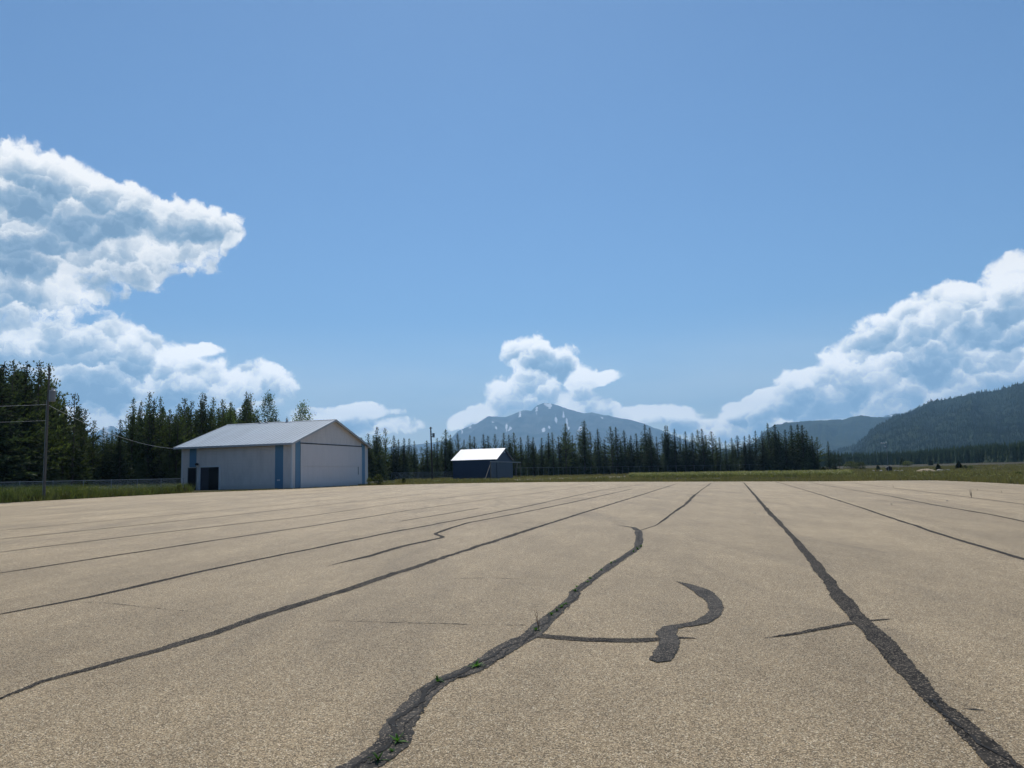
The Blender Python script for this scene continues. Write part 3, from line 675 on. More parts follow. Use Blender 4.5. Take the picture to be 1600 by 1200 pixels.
def leafy(seed, H, Rr, z0f, n_cl, leaf, ncl_leaf):
    """broadleaf crown or bush: limbs, each ending in a loose clump of small leaves"""
    g = np.random.default_rng(seed); tris = []; mb = MB()
    mb.tube([(0, 0, -.2), (g.normal(0, .02)*H, g.normal(0, .02)*H, H*.5), (g.normal(0, .03)*H, g.normal(0, .03)*H, H*.92)], [H*.014+.01, H*.009+.008, .008], 6)
    for i in range(n_cl):
        t_ = g.uniform(0, 1)**.8; z = H*(z0f+(1-z0f)*t_); pr_ = math.sin(math.pi*min(1, .18+.82*t_))**.7
        a = g.uniform(0, 6.28); rad = Rr*pr_*g.uniform(.25, 1)**.5; c = np.array([rad*math.cos(a), rad*math.sin(a), z])
        mb.tube([(0, 0, max(0, z-rad*.9)), tuple(c)], [.012+.003*H*.3, .005], 3, False)
        m_ = int(ncl_leaf*g.uniform(.6, 1.4)); P_ = c+g.normal(0, 1, (m_, 3))*np.array([.17, .17, .13])*Rr*1.25
        u = g.normal(0, 1, (m_, 3)); u /= np.linalg.norm(u, axis=1)[:, None]; w = np.cross(u, g.normal(0, 1, (m_, 3))); w /= np.linalg.norm(w, axis=1)[:, None]
        sz = leaf*g.uniform(.6, 1.3, m_)[:, None]
        tris.append(np.stack([P_-u*sz*.5, P_+w*sz*.42, P_+u*sz*.6], 1)); tris.append(np.stack([P_-u*sz*.5, P_+u*sz*.6, P_-w*sz*.42], 1))
    return np.concatenate(tris), mb
class Kind:                                    # one grown tree of a sort, its crown and trunk shared by all of its copies
    def __init__(s, name, T_, mb, mleaf, mbark, H):
        s.name = name; s.H = H; s.tris = T_; s.crown = tri_data('crown', T_, mleaf); s.trunk = mesh_data('trunk', mb.v, mb.f, mbark)
    def plant(s, x, y, z, h, label, cat='tree', group=None, wide=1.0, parts=True):
        k = h/s.H; o = empty(s.name, (x, y, z), random.uniform(0, 6.28), label, cat, group); o.scale = (k*wide, k*wide, k)
        link('crown', s.crown, o); link('trunk', s.trunk, o); return o
SPR = [Kind('spruce_tree', *conifer(100+i, 15, r, 'spruce'), M_spruce, M_bark, 15) for i, r in enumerate((2.9, 3.3, 2.6, 3.1, 2.7))]
PIN = [Kind('pine_tree', *conifer(200+i, 15, r, 'pine'), M_pine, M_bark, 15) for i, r in enumerate((2.6, 2.3, 2.9, 2.4, 2.7))]
ASP = [Kind('aspen_tree', *leafy(300+i, 15, 2.6, .25, 95, .24, 36), M_aspen, M_barkpale, 15) for i in range(2)]
BUS = [Kind('bush', *leafy(400+i, 2.0, 1.0, .12, 46, .15, 26), M_bush, M_bark, 2.0) for i in range(3)]
YNG = [Kind('young_spruce', *conifer(500+i, 3.0, .95, 'spruce', .9), M_spruce, M_bark, 3.0) for i in range(2)]
def DIST(px):                                  # how far off the front of the forest stands along the photograph
    return (np.interp(px, [-120, 0, 120, 300, 480, 560, 600, 700, 860, 1000, 1130, 1235, 1290], [82, 90, 104, 122, 136, 165, 186, 214, 244, 285, 292, 268, 262]))
def tree_at(kind, px, top, dist, label, cat='tree', group=None, wide=1.0):
    p = up_at(px, top, dist); z = ground_under(p[0], p[1]); return kind.plant(p[0], p[1], z-.05, p[2]-z, label, cat, group, wide)
# the trees one can tell apart by their tips: pixel column of the tip, row of the tip, sort, width
TIPS = [(-12, 560, 's', 1.1), (5, 566, 's', 1), (20, 563, 'p', 1), (38, 565, 's', 1.0), (52, 590, 's', .8), (65, 565, 'p', 1.0), (77, 569, 'p', .75), (92, 612, 'p', .9), (103, 622, 'p', .8), (118, 615, 'p', .95), (132, 640, 'p', .9),
 (147, 657, 'p', .9), (163, 667, 's', .8), (176, 671, 's', .8), (190, 655, 's', .9), (208, 622, 's', .85), (219, 627, 's', .8), (233, 613, 'p', .8), (240, 624, 's', .8), (252, 620, 'p', .7), (267, 640, 'p', .8), (277, 631, 'p', .8), (288, 623, 'p', .9), (299, 627, 'p', .8), (315, 614, 'p', .7), (322, 617, 's', .9), (333, 622, 'p', .8), (347, 625, 'p', .9), (362, 629, 'p', .8), (385, 613, 'p', .65), (391, 615, 'p', .65), (402, 640, 's', .7), (432, 645, 's', .6), (449, 651, 's', .5),
 (563, 683, 's', 1), (577, 677, 's', 1), (588, 667, 's', .9), (602, 669, 'p', .9), (615, 680, 's', .9), (623, 686, 's', .8), (631, 684, 's', .9), (638, 685, 's', .9), (647, 689, 's', .9), (658, 698, 'p', .9), (668, 688, 's', 1.1), (682, 684, 's', .9), (695, 671, 's', 1.25), (704, 679, 's', .9), (715, 678, 'p', .9), (725, 687, 's', .8), (735, 680, 's', 1), (742, 682, 's', .9), (756, 678, 's', .9), (763, 681, 's', .9), (773, 679, 'p', .8), (786, 676, 's', .9), (795, 679, 's', .9), (804, 676, 'p', .9), (814, 683, 's', .9),
 (825, 680, 's', .8), (833, 683, 's', .8), (845, 684, 's', .8), (857, 676, 's', .8), (864, 675, 's', .8), (873, 682, 's', .8), (882, 662, 'p', 1.0), (893, 680, 's', .8), (911, 657, 's', 1.15), (922, 675, 'p', .8), (934, 670, 's', .9), (945, 686, 's', .8), (955, 667, 'p', .9), (963, 667, 's', 1), (975, 672, 's', 1), (985, 680, 's', .8), (994, 677, 's', .9), (1008, 663, 's', 1), (1016, 668, 's', .9), (1026, 682, 's', .8), (1038, 665, 's', 1), (1043, 665, 's', .9), (1053, 670, 's', .9), (1062, 680, 's', .8), (1070, 674, 's', .8), (1081, 676, 's', .9), (1090, 672, 'p', .9), (1098, 670, 's', 1.1), (1112, 674, 'p', 1.1), (1125, 683, 's', .9), (1134, 688, 's', .9), (1144, 684, 's', 1), (1152, 680, 's', 1.2), (1162, 681, 's', 1), (1170, 679, 's', 1), (1179, 673, 's', 1), (1190, 673, 's', .9), (1200, 661, 's', 1.1), (1209, 663, 's', 1.2), (1217, 674, 's', 1), (1225, 671, 's', 1), (1235, 664, 's', 1.1), (1245, 663, 's', 1.2), (1251, 664, 's', 1.1), (1259, 672, 's', 1.1), (1269, 681, 's', 1.1), (1275, 683, 'p', 1)]
OWN = {38: 'tall dark spruce with a narrow pointed top, left of the tall utility pole', 118: 'open ragged pine against the clouds just right of the tall utility pole', 147: 'thin bent pine in the gap where a far snowy range shows', 208: 'pointed dark spruce at the left end of the trees behind the hangar',
       322: 'dense dark spruce with a blunt top rising over the hangar roof slope', 385: 'slim tree with a forked top behind the hangar roof', 588: 'spruce with the tallest bare tip just right of the hangar gable', 695: 'broad dark spruce rising beside the distant utility pole', 911: 'tallest sharply pointed spruce in front of the blue mountain',
       882: 'tall rough pine in front of the blue mountain snow patches', 1008: 'tall narrow spruce at the right foot of the blue mountain', 1152: 'dark broad spruce standing forward of the thinner trees near the treeline end', 1209: 'wide dense spruce at the top of the last tall clump', 1275: 'last tree at the right end of the long treeline'}
def belt(px):
    if px < 185: return 'dark conifer in the tall forest behind the fence and utility pole', 'forest behind the chain link fence'
    if px < 480: return 'conifer in the forest standing behind the hangar roof', 'forest behind the hangar'
    if px < 705: return 'dark conifer in the belt between hangar and navy shed', 'trees between hangar and shed'
    if px < 1185: return 'dark conifer in the long even treeline below the mountain', 'long treeline below the mountain'
    return 'tall dark conifer in the last dense clump before the open field', 'last dense clump of the treeline'
tips_x = [t_[0] for t_ in TIPS]; tips_y = [t_[1] for t_ in TIPS]
def pick(sort): return random.choice(SPR if sort == 's' else PIN)
for (px, top, sort, w) in TIPS:
    lab, grp = belt(px); own = OWN.get(px)
    tree_at(pick(sort), px, top, DIST(px)*random.uniform(.99, 1.03), own or lab, 'tree', None if own else grp, w*random.uniform(1.0, 1.2)*(1.12 if px > 556 else 1))
tree_at(ASP[0], 419, 617, 138, 'pale green leafy tree rising behind the middle of the hangar roof', 'tree', None, .62)
tree_at(ASP[1], 473, 632, 150, 'rounded bright green leafy tree behind the right end of the hangar ridge', 'tree', None, .85)
tree_at(ASP[1], 360, 636, 128, 'light leafy tree among the conifers behind the hangar', 'tree', None, .5)
# trees behind the first row, lower against the sky
for i in range(172):
    px = random.choice([random.uniform(-20, 270), random.uniform(260, 480), random.uniform(556, 1275), random.uniform(556, 1275)])
    top = np.interp(px, tips_x, tips_y)+random.uniform(7, 24)
    if 395 < px < 480: top = max(top, 652)
    if 134 < px < 200: top = max(top, 676)
    lab, grp = belt(px)
    tree_at(pick(random.choice('ssp')), px, top, DIST(px)+random.uniform(3, 22), lab, 'tree', grp, random.uniform(.95, 1.3))
# what fills the depth of the forest, reading as one dark mass
FT = []
low = [Kind('spruce_tree', *conifer(600+i, 15, 3.5, 'spruce', .60), M_spruce, M_bark, 15) for i in range(3)]
for i in range(820):
    px = random.uniform(-60, 1276)
    if 478 < px < 556 and random.random() < .8: continue
    top = np.interp(px, tips_x, tips_y)+random.uniform(13, 44)
    if 134 < px < 200: top = max(top, 680)
    d = DIST(px)+random.uniform(10, 46); p = up_at(px, top, d); z = ground_under(p[0], p[1]); k = (p[2]-z)/15
    if k < .2: continue
    a = random.uniform(0, 6.28); ca, sa = math.cos(a), math.sin(a); Q = random.choice(low).tris*k
    FT.append(np.stack([Q[..., 0]*ca-Q[..., 1]*sa+p[0], Q[..., 0]*sa+Q[..., 1]*ca+p[1], Q[..., 2]+z], -1))
for i in range(620):                          # young growth under the edge of the forest
    px = random.uniform(-60, 1276)
    d = DIST(px)+random.uniform(-1, 26); x, y = horizontal(px, 1.0); k = d/math.hypot(x, y); x, y = x*k, y*k; z = ground_under(x, y); k = random.uniform(.16, .42)*(1.25 if px > 556 else 1)
    a = random.uniform(0, 6.28); ca, sa = math.cos(a), math.sin(a); Q = random.choice(low).tris*k; kw = random.uniform(1.0, 1.5)
    FT.append(np.stack([(Q[..., 0]*ca-Q[..., 1]*sa)*kw+x, (Q[..., 0]*sa+Q[..., 1]*ca)*kw+y, Q[..., 2]+z], -1))
for q in low: bpy.data.meshes.remove(q.crown); bpy.data.meshes.remove(q.trunk)
tag(tri_ob('forest', np.concatenate(FT), M_spruce), 'dark depth of the conifer forest behind the front row of trees', 'forest', kind='stuff')

# the open side: single trees, young spruces and bushes in the field
tree_at(SPR[2], 1293, 689, 265, 'lone slim spruce just right of the treeline end', wide=1.0)
tree_at(SPR[0], 1303, 704, 275, 'short spruce right of the lone slim spruce', wide=1.0)
tree_at(PIN[1], 1310, 705, 280, 'small ragged pine at the edge of the open field', wide=1.1)
for px, py, top, lab in ((1231, 741, 730, 'small dark young spruce in the grass before the last clump'), (1243, 741, 734, 'tiny young spruce between two others before the last clump'), (1256, 740, 732, 'young spruce in the grass below the treeline end'), (1287, 740, 729, 'bushy young spruce at the foot of the lone slim spruce'),
                         (1372, 735, 727, 'young dark spruce beside the row of rocks'), (1466, 735, 725, 'dark young spruce right of the sand heap'), (1499, 733, 721, 'small spruce with a bare tip in the open field'), (1454, 727, 718, 'dark young spruce behind the sand heap'), (1410, 727, 716, 'largest young spruce in the field under the dark hill')):
    b = at(px, py); d = math.hypot(b[0], b[1]); p = up_at(px, top, d); random.choice(YNG).plant(b[0], b[1], b[2]-.05, p[2]-b[2], lab, 'tree', None, 1.25)
for px, py, top, wd, lab in ((591, 758, 742, 1.0, 'bright green bush beside the right wall of the hangar'), (577, 758.5, 747, .7, 'small green bush right against the hangar corner'), (631, 756.5, 747, .7, 'little bush at the apron edge left of the far fence'), (280, 770.5, 757, .8, 'leafy bush at the end of the chain link fence by the hangar'),
                            (1330, 733, 722, 2.0, 'wide bright green bush at the edge of the open field'), (1345, 734, 723, 1.6, 'round bright bush second from the treeline end'), (1508, 733, 727, 1.4, 'low dark bush in the middle of the open field'), (1517, 733.5, 727.5, 1.2, 'low dark bush right of another in the open field'), (1592, 744, 737, 1.6, 'low brown bush near the right edge of the field'), (1418, 728, 721, 2.2, 'wide low bush behind the row of rocks'), (1536, 722.2, 717, 1.6, 'dark bush on the far side of the field'), (1580, 721.5, 715.5, 2.0, 'dark round bush by the far pale road')):
    b = at(px, py); d = math.hypot(b[0], b[1]); p = up_at(px, top, d); h = p[2]-b[2]; random.choice(BUS).plant(b[0], b[1], b[2]-.05, h, lab, 'bush', None, wd)

# far forest across the field, too far to tell the trees apart
ft = []; g = np.random.default_rng(41)
def small_tree(x, y, z, h, r, g):
    n = 5; out = []
    for lv in range(4):
        zb, ztp = z+h*(.04+.22*lv), z+h*min(1, .42+.22*lv); rr_ = r*(1-.22*lv); a0 = g.uniform(0, 6.28)
        for k in range(n):
            a, b = a0+6.283*k/n, a0+6.283*(k+.8)/n; j = g.uniform(.75, 1.25)
            out.append([(x+rr_*j*math.cos(a), y+rr_*j*math.sin(a), zb), (x+rr_*j*math.cos(b), y+rr_*j*math.sin(b), zb), (x, y, ztp)])
    return out
for i in range(1500):
    px = g.uniform(1270, 1760); d = np.interp(px, [1270, 1320, 1450, 1600, 1760], [640, 700, 640, 520, 440])+g.exponential(45)
    x, y = horizontal(px, d); top = np.interp(px, [1270, 1320, 1380, 1440, 1500, 1600, 1760], [706, 706, 704, 701, 695, 687, 676])+g.uniform(-1.5, 6)
    h = up_at(px, top, math.hypot(x, y))[2]-ground_under(x, y)
    ft += small_tree(x, y, ground_under(x, y)-.3, max(3, h*g.uniform(.86, 1.04)), max(1.6, h*g.uniform(.12, .19)), g)
tag(tri_ob('far_forest', np.array(ft), M_spruce), 'low dark band of far forest across the open field', 'forest', kind='stuff')

# ---------------------------------------------------------------- hills and the mountain
def ridge(name, prof, dist, depth, material, rough_amp, snow=None, seed=1, nx=260, ny=34, front=1.0, spiky=0.0):
    g = np.random.default_rng(seed); xs = np.linspace(prof[0][0], prof[-1][0], nx); ys = np.interp(xs, [p[0] for p in prof], [p[1] for p in prof])
    V = []; Fq = []; sn = []
    k1 = np.cumsum(g.normal(0, 1, (ny, nx)), 1); k1 -= np.linspace(0, 1, nx)[None]*k1[:, -1:]
    bumps = np.zeros((ny, nx))
    for o in range(1, 6):                       # spurs and gullies running down from the crest
        fr = 2.0**o*1.5; bumps += (1/1.7**o)*(1-2*np.abs(((np.linspace(0, fr, nx)[None]+g.uniform(0, 1)+.55*np.sin(np.linspace(0, 3+o, ny))[:, None]+.25*g.normal(0, .3, (ny, 1)))%1)-.5)*2)
    for j in range(ny):
        t_ = j/(ny-1)*2-1                       # -1 nearest foot, 0 crest, 1 far foot
        for i in range(nx):
            dd = dist if not callable(dist) else dist(xs[i])
            p = up_at(xs[i], ys[i], dd); crest = p[2]; r = math.hypot(p[0], p[1]); rr2 = r+t_*depth
            h = crest*(1-abs(t_))**(1.05 if t_ < 0 else 1.5)+bumps[j, i]*rough_amp*min(1, abs(t_)*5)*(1-abs(t_))
            if spiky and abs(t_) < .03: h += g.uniform(0, spiky)
            h = min(h, crest+(spiky if abs(t_) < .03 else 0)); k = rr2/r
            V.append((p[0]*k, p[1]*k, h-6)); q = 0.0
            if snow:
                for (sx_, sj, wx, wj, amt) in snow: q = max(q, amt*1.06*math.exp(-((xs[i]-sx_)/(wx*1.05))**2-((t_-sj)/(wj*1.45))**2))
            sn.append(q)
    for j in range(ny-1):
        for i in range(nx-1): Fq.append((j*nx+i, j*nx+i+1, (j+1)*nx+i+1, (j+1)*nx+i))
    o = mesh_ob(name, V, Fq, material, smooth=True); tag(o, kind='structure')
    if snow:
        at_ = o.data.attributes.new('snow', 'FLOAT', 'POINT'); at_.data.foreach_set('value', sn)
    return o
ridge('mountain', [(560, 705), (640, 694), (690, 688), (705, 683), (715, 672), (735, 665), (745, 661), (752, 656), (762, 649.5), (775, 650), (790, 650.5), (800, 646), (812, 640.5), (822, 639), (830, 640.5), (838, 632.5), (850, 627.5), (862, 628.2), (875, 632), (890, 637.2), (912, 643), (925, 642.3), (945, 648), (985, 655), (1010, 662), (1040, 674), (1075, 688), (1120, 700), (1200, 712)],
      13500, 3800, M_mount, 190, seed=5, nx=420, ny=60,
      snow=[(796, -.30, 3.5, .05, .95), (791, -.20, 2.5, .06, .85), (885, -.20, 2.2, .05, .9), (887, -.27, 2.5, .03, .9), (905, -.31, 5, .025, 1.0), (900, -.34, 4, .02, .9), (848, -.44, 4, .03, .85), (857, -.40, 3, .02, .8), (853, -.03, 6, .04, .62), (735, -.10, 5, .05, .6), (920, -.03, 9, .03, .5), (770, -.16, 4, .05, .6), (838, -.08, 3, .07, .7), (812, -.12, 3, .10, .75), (868, -.22, 3, .06, .8), (880, -.12, 2.5, .05, .8), (940, -.16, 4, .03, .8), (775, -.30, 3, .04, .8), (722, -.18, 3, .05, .7), (858, -.06, 7, .05, .65)])
ridge('snowy_ridge', [(90, 700), (130, 680), (148, 671), (157, 667), (165, 664.5), (171, 662), (177, 662.5), (186, 667), (200, 672), (240, 690), (280, 700)], 15000, 3000, M_mount, 120, seed=8, nx=120, ny=24, snow=[(165, -.1, 14, .25, .55), (180, -.2, 10, .2, .5)])
ridge('snowy_ridge', [(1330, 690), (1352, 660), (1368, 648.5), (1385, 645), (1396, 643.8), (1410, 644.2), (1422, 640), (1435, 633.5), (1447, 628.6), (1462, 631), (1500, 640), (1560, 660)], 14800, 2600, M_mount, 120, seed=9, nx=140, ny=24, snow=[(1395, -.05, 26, .2, .5), (1445, -.08, 14, .2, .6)])
ridge('hill', [(1080, 712), (1150, 700), (1180, 688), (1195, 672), (1210, 663.5), (1230, 660), (1250, 658), (1265, 655.2), (1300, 654.6), (1318, 652.5), (1332, 648), (1346, 645.8), (1360, 647.6), (1375, 649.6), (1400, 651), (1425, 654), (1470, 662), (1560, 690), (1640, 705)], 7200, 2300, M_hill2, 95, seed=11, nx=300, ny=40, spiky=6)
ridge('hill', [(1250, 712), (1310, 702), (1338, 692), (1362, 678), (1385, 664), (1400, 655), (1412, 650), (1428, 641), (1440, 634), (1455, 626.5), (1470, 623), (1486, 620.5), (1500, 617.5), (1516, 613.5), (1540, 610.5), (1556, 608), (1568, 605), (1584, 600), (1600, 595.5), (1650, 578), (1720, 560), (1800, 556), (1880, 570), (1960, 600), (2040, 650), (2100, 700)], 3900, 2000, M_hill, 75, seed=15, nx=420, ny=60, spiky=11)

# the hills carry trees: thousands of small crowns standing on their slopes
ft = []; g = np.random.default_rng(77)
dg = bpy.context.evaluated_depsgraph_get()
hill_ob = [o for o in COL.objects if o.name.startswith('hill')]
def cover(o, n, hmin, hmax, keep):
    me = o.data; co = np.empty(len(me.vertices)*3); me.vertices.foreach_get('co', co); co = co.reshape(-1, 3)
    nx = keep['nx']; ny = keep['ny']; G = co.reshape(ny, nx, 3)
    for _ in range(n):
        j = g.uniform(0, keep['jmax']); i = g.uniform(keep['i0'], keep['i1']); a, b = int(j), int(i); fj, fi = j-a, i-b
        p = (G[a, b]*(1-fi)+G[a, b+1]*fi)*(1-fj)+(G[a+1, b]*(1-fi)+G[a+1, b+1]*fi)*fj
        h = g.uniform(hmin, hmax); yield p, h
for o, kw in ((hill_ob[1], dict(nx=420, ny=60, jmax=29.6, i0=20, i1=260)), ):
    for p, h in cover(o, 14000, 7, 14, kw): ft += small_tree(p[0], p[1], p[2]-1, h, h*.17, g)
tag(tri_ob('hillside_forest', np.array(ft), M_spruce), 'dense conifer forest covering the dark hill on the right', 'forest', kind='stuff')

# ---------------------------------------------------------------- grass and weeds
def blades(P, hmin, hmax, wd, g, lean=.35):
    n = len(P); a = g.uniform(0, 6.28, n); h = g.uniform(hmin, hmax, n); w = wd*g.uniform(.6, 1.4, n)
    dx, dy = np.cos(a)*w*.5, np.sin(a)*w*.5; tip = g.normal(0, lean, (n, 2))*h[:, None]
    return np.stack([np.stack([P[:, 0]-dx, P[:, 1]-dy, P[:, 2]], 1), np.stack([P[:, 0]+dx, P[:, 1]+dy, P[:, 2]], 1), np.stack([P[:, 0]+tip[:, 0], P[:, 1]+tip[:, 1], P[:, 2]+h], 1)], 1)
def band(n, px0, px1, near, far_, g, clump=0):
    """points spread between two curves of the photograph's ground: near(px), far(px) as depth along the view"""
    px = g.uniform(px0, px1, n); t_ = g.uniform(0, 1, n); d = near(px)+(far_(px)-near(px))*t_
    dirs = np.array([ray(x, 740) for x in px]); k = d/dirs[:, 1]; X, Y = dirs[:, 0]*k, dirs[:, 1]*k
    if clump:                                   # gather into tufts
        m_ = n//clump; idx = g.integers(0, m_, n); X, Y = X[idx]+g.normal(0, .22, n), Y[idx]+g.normal(0, .22, n)
    return np.stack([X, Y, zt(X, Y)-.04], 1)
ex = [p[0] for p in edge_px]; ey = [float(p[1]) for p in E_]
edge_d = lambda px: np.interp(px, ex, ey)
g = np.random.default_rng(3)
fence_d = lambda px: np.interp(px, [-90, 286], [FA[1], FB[1]])
G1 = [blades(band(15000, -60, 282, lambda q: edge_d(q)-.05, lambda q: fence_d(q)+1.5, g, 14), .25, .85, .06, g), blades(band(4200, -60, 150, lambda q: edge_d(q)+.8, lambda q: fence_d(q)+.5, g, 16), .6, 1.35, .08, g), blades(band(9000, -60, 300, lambda q: fence_d(q), lambda q: fence_d(q)+14, g, 12), .3, 1.1, .09, g)]
G1b = [blades(band(7000, -60, 290, lambda q: edge_d(q)+.1, lambda q: fence_d(q)+1.2, g, 12), .25, .8, .06, g)]
tag(tri_ob('dry_grass', np.concatenate(G1b), M_grass), 'brownish dry grass mixed among the green weeds along the fence', 'grass', kind='stuff')
tag(tri_ob('tall_grass', np.concatenate(G1), M_bush), 'tall green weeds along the fence at the left edge of the apron', 'weeds', kind='stuff')
G2 = [blades(band(26000, 560, 1330, lambda q: edge_d(q)-.5, lambda q: edge_d(q)+16, g, 10), .10, .38, .07, g), blades(band(26000, 620, 1330, lambda q: edge_d(q)+12, lambda q: DIST(q)*.98, g, 8), .15, .55, .13, g), blades(band(16000, 1290, 1660, lambda q: edge_d(q)-.4, lambda q: edge_d(q)+26, g, 10), .12, .42, .07, g), blades(band(30000, 1270, 1680, lambda q: edge_d(q)+20, lambda q: q*0+330, g, 8), .15, .6, .16, g),
      blades(band(2600, 270, 600, lambda q: edge_d(q)+.05, lambda q: edge_d(q)+1.2, g, 10), .06, .25, .05, g)]
tag(tri_ob('field_grass', np.concatenate(G2), M_grass), 'rough olive grass of the verge and open field', 'grass', kind='stuff')
G3 = [blades(band(24000, 985, 1330, lambda q: edge_d(q)*1.40, lambda q: edge_d(q)*2.3, g, 9), .35, .75, .16, g), blades(band(1800, 600, 1000, lambda q: edge_d(q)*1.15, lambda q: edge_d(q)*1.5, g, 9), .2, .4, .12, g), blades(band(1500, 1330, 1600, lambda q: edge_d(q)*1.15, lambda q: edge_d(q)*1.9, g, 9), .2, .5, .10, g)]
tag(tri_ob('pale_weeds', np.concatenate(G3), M_dry), 'pale flowering weeds in a strip beyond the far apron edge', 'weeds', kind='stuff')

def heads(P, hmin, hmax, size, g):              # flat flower heads held up to the light
    n = len(P); c = P+np.stack([g.normal(0, .05, n), g.normal(0, .05, n), g.uniform(hmin, hmax, n)], 1)
    nr = g.normal(0, .75, (n, 3)); nr[:, 2] = np.abs(nr[:, 2])+.55; nr /= np.linalg.norm(nr, axis=1)[:, None]
    u = np.cross(nr, g.normal(0, 1, (n, 3))); u /= np.linalg.norm(u, axis=1)[:, None]; w = np.cross(nr, u); k = size*g.uniform(.5, 1.3, n)[:, None]
    return np.concatenate([np.stack([c-u*k, c+w*k*.8, c+u*k], 1), np.stack([c-u*k, c+u*k, c-w*k*.8], 1)])
G4 = [heads(band(15000, 985, 1330, lambda q: edge_d(q)*1.42, lambda q: edge_d(q)*2.05, g, 7), .35, .85, .105, g), heads(band(1500, 640, 990, lambda q: edge_d(q)*1.1, lambda q: edge_d(q)*1.5, g, 7), .15, .4, .07, g), heads(band(2500, 1300, 1640, lambda q: edge_d(q)*1.1, lambda q: edge_d(q)*2.2, g, 7), .2, .5, .06, g), heads(band(1300, -40, 285, lambda q: edge_d(q)+.2, lambda q: fence_d(q), g, 6), .4, 1.0, .05, g)]
tag(tri_ob('flower_heads', np.concatenate(G4), M_head), 'pale yellow flower heads dotted over the weeds of the verge', 'flowers', kind='stuff')

# gravel track and bare pale patches of the field, each a thin sheet on the ground
def patch(name, pix, material, lift, jit=.12, kind='structure'):
    P, _ = resample([at(*p)[:2] for p in pix+[pix[0]]], 1.2); P = P+rng.normal(0, jit, P.shape)
    o = mesh_ob(name, [(x, y, float(zt(x, y))+lift) for x, y in P[:-1]], [tuple(range(len(P)-1))], material)
    if o.data.polygons[0].normal.z < 0: o.data.flip_normals()
    return tag(o, kind=kind)
patch('gravel_track', [(800, 752.0), (840, 750.6), (900, 748.4), (960, 746.0), (1000, 744.9), (1004, 744.3), (950, 744.6), (880, 746.4), (820, 748.3), (770, 750.6)], M_gravel, .02)
patch('gravel_track', [(1490, 720.6), (1700, 717.5), (1700, 716.3), (1560, 719.0), (1500, 719.9)], M_sand, .05, .5)

# heap of sand, rocks, mast and drum out in the field
b = at(1447, 737.0); mb = MB(); n = 26
ringv = [[(b[0]+(q*2.6)*math.cos(a)*(1+.15*math.sin(3*a)), b[1]+(q*1.5)*math.sin(a), b[2]-.05+.62*(1-q*q)*(1+.12*math.sin(5*a+q*4))) for a in np.linspace(0, 6.283, n, endpoint=False)] for q in (1, .8, .55, .3, .05)]
for i, rg in enumerate(ringv): mb.v += rg
for i in range(4):
    for k in range(n): mb.f.append((i*n+k, i*n+(k+1) % n, (i+1)*n+(k+1) % n, (i+1)*n+k))
mb.f.append(tuple(range(4*n, 5*n)))
tag(mb.build('sand_heap', M_sand, smooth=True), 'low heap of pale sand in the open field', 'sand heap')
def rock_data(seed, m):
    g2 = np.random.default_rng(seed); bm = bmesh.new(); bmesh.ops.create_icosphere(bm, subdivisions=2, radius=1)
    for v in bm.verts:
        v.co *= 1+g2.normal(0, .10); v.co.x *= 1.15; v.co.z = max(-.45, v.co.z*.8)
    me = bpy.data.meshes.new('rock'); bm.to_mesh(me); bm.free(); me.materials.append(m); return me
RK = [rock_data(i, M_stonew) for i in range(3)]+[rock_data(9, M_stoned)]
for px, py, r, w in ((1365, 737.3, .34, 0), (1371, 737.4, .30, 3), (1377, 737.3, .36, 1), (1382, 737.4, .28, 3), (1399, 737.2, .36, 2), (1404, 737.3, .28, 0), (1409, 737.1, .34, 1), (1414, 737, .25, 3)):
    b = at(px, py); o = link('rock', RK[w]); o.location = (b[0], b[1], b[2]+r*.3); o.scale = (r, r, r*1.15); o.rotation_euler = (0, 0, random.uniform(0, 6))
    tag(o, 'dark rock in the short row beside the mast' if w == 3 else 'pale rock in the short row beside the mast', 'rock', 'dark rocks beside the mast' if w == 3 else 'pale rocks beside the mast')
for px, py, r, w in ((1467, 736.6, .42, 0), (1472, 736.6, .36, 1), (1480, 736.4, .42, 2)):
    b = at(px, py); o = link('rock', RK[w]); o.location = (b[0], b[1], b[2]+r*.3); o.scale = (r*1.3, r, r); o.rotation_euler = (0, 0, random.uniform(0, 6))
    tag(o, 'pale flat rock just right of the sand heap', 'rock', 'pale rocks right of the sand heap')
b = at(1388.5, 738); d = math.hypot(b[0], b[1]); hm = up_at(1385, 692, d)[2]-b[2]
ms = empty('mast', tuple(b), RZ, 'thin mast with small white lamps at its top in the open field', 'mast')
MB().tube([(0, 0, -.2), (0, 0, hm*.55), (0, 0, hm)], [.055, .045, .035], 8).build('pole', M_grey, ms)
MB().tube([(-.95, 0, hm-.15), (.1, 0, hm-.15)], .03, 6).build('crossarm', M_grey, ms)
for x, z in ((-.92, hm-.02), (-.45, hm-.05), (0.0, hm+.12), (-.3, hm-.75)): MB().tube([(x, 0, z-.16), (x, 0, z), (x, 0, z+.14)], [.10, .16, .12], 8).build('lamp', M_white, ms)
b2 = at(1389.5, 737.6)
hut = empty('utility_box', (b2[0], b2[1], b2[2]), RZ, 'dark brown utility box at the foot of the mast', 'utility box')
MB().box(-.55, .55, -.45, .45, -.1, 1.0).build('cabinet', M_brown, hut)
MB().prism([(-.62, 1.0), (.62, 1.0), (0, 1.32)], 'y', -.52, .52).build('lid', M_dark, hut)

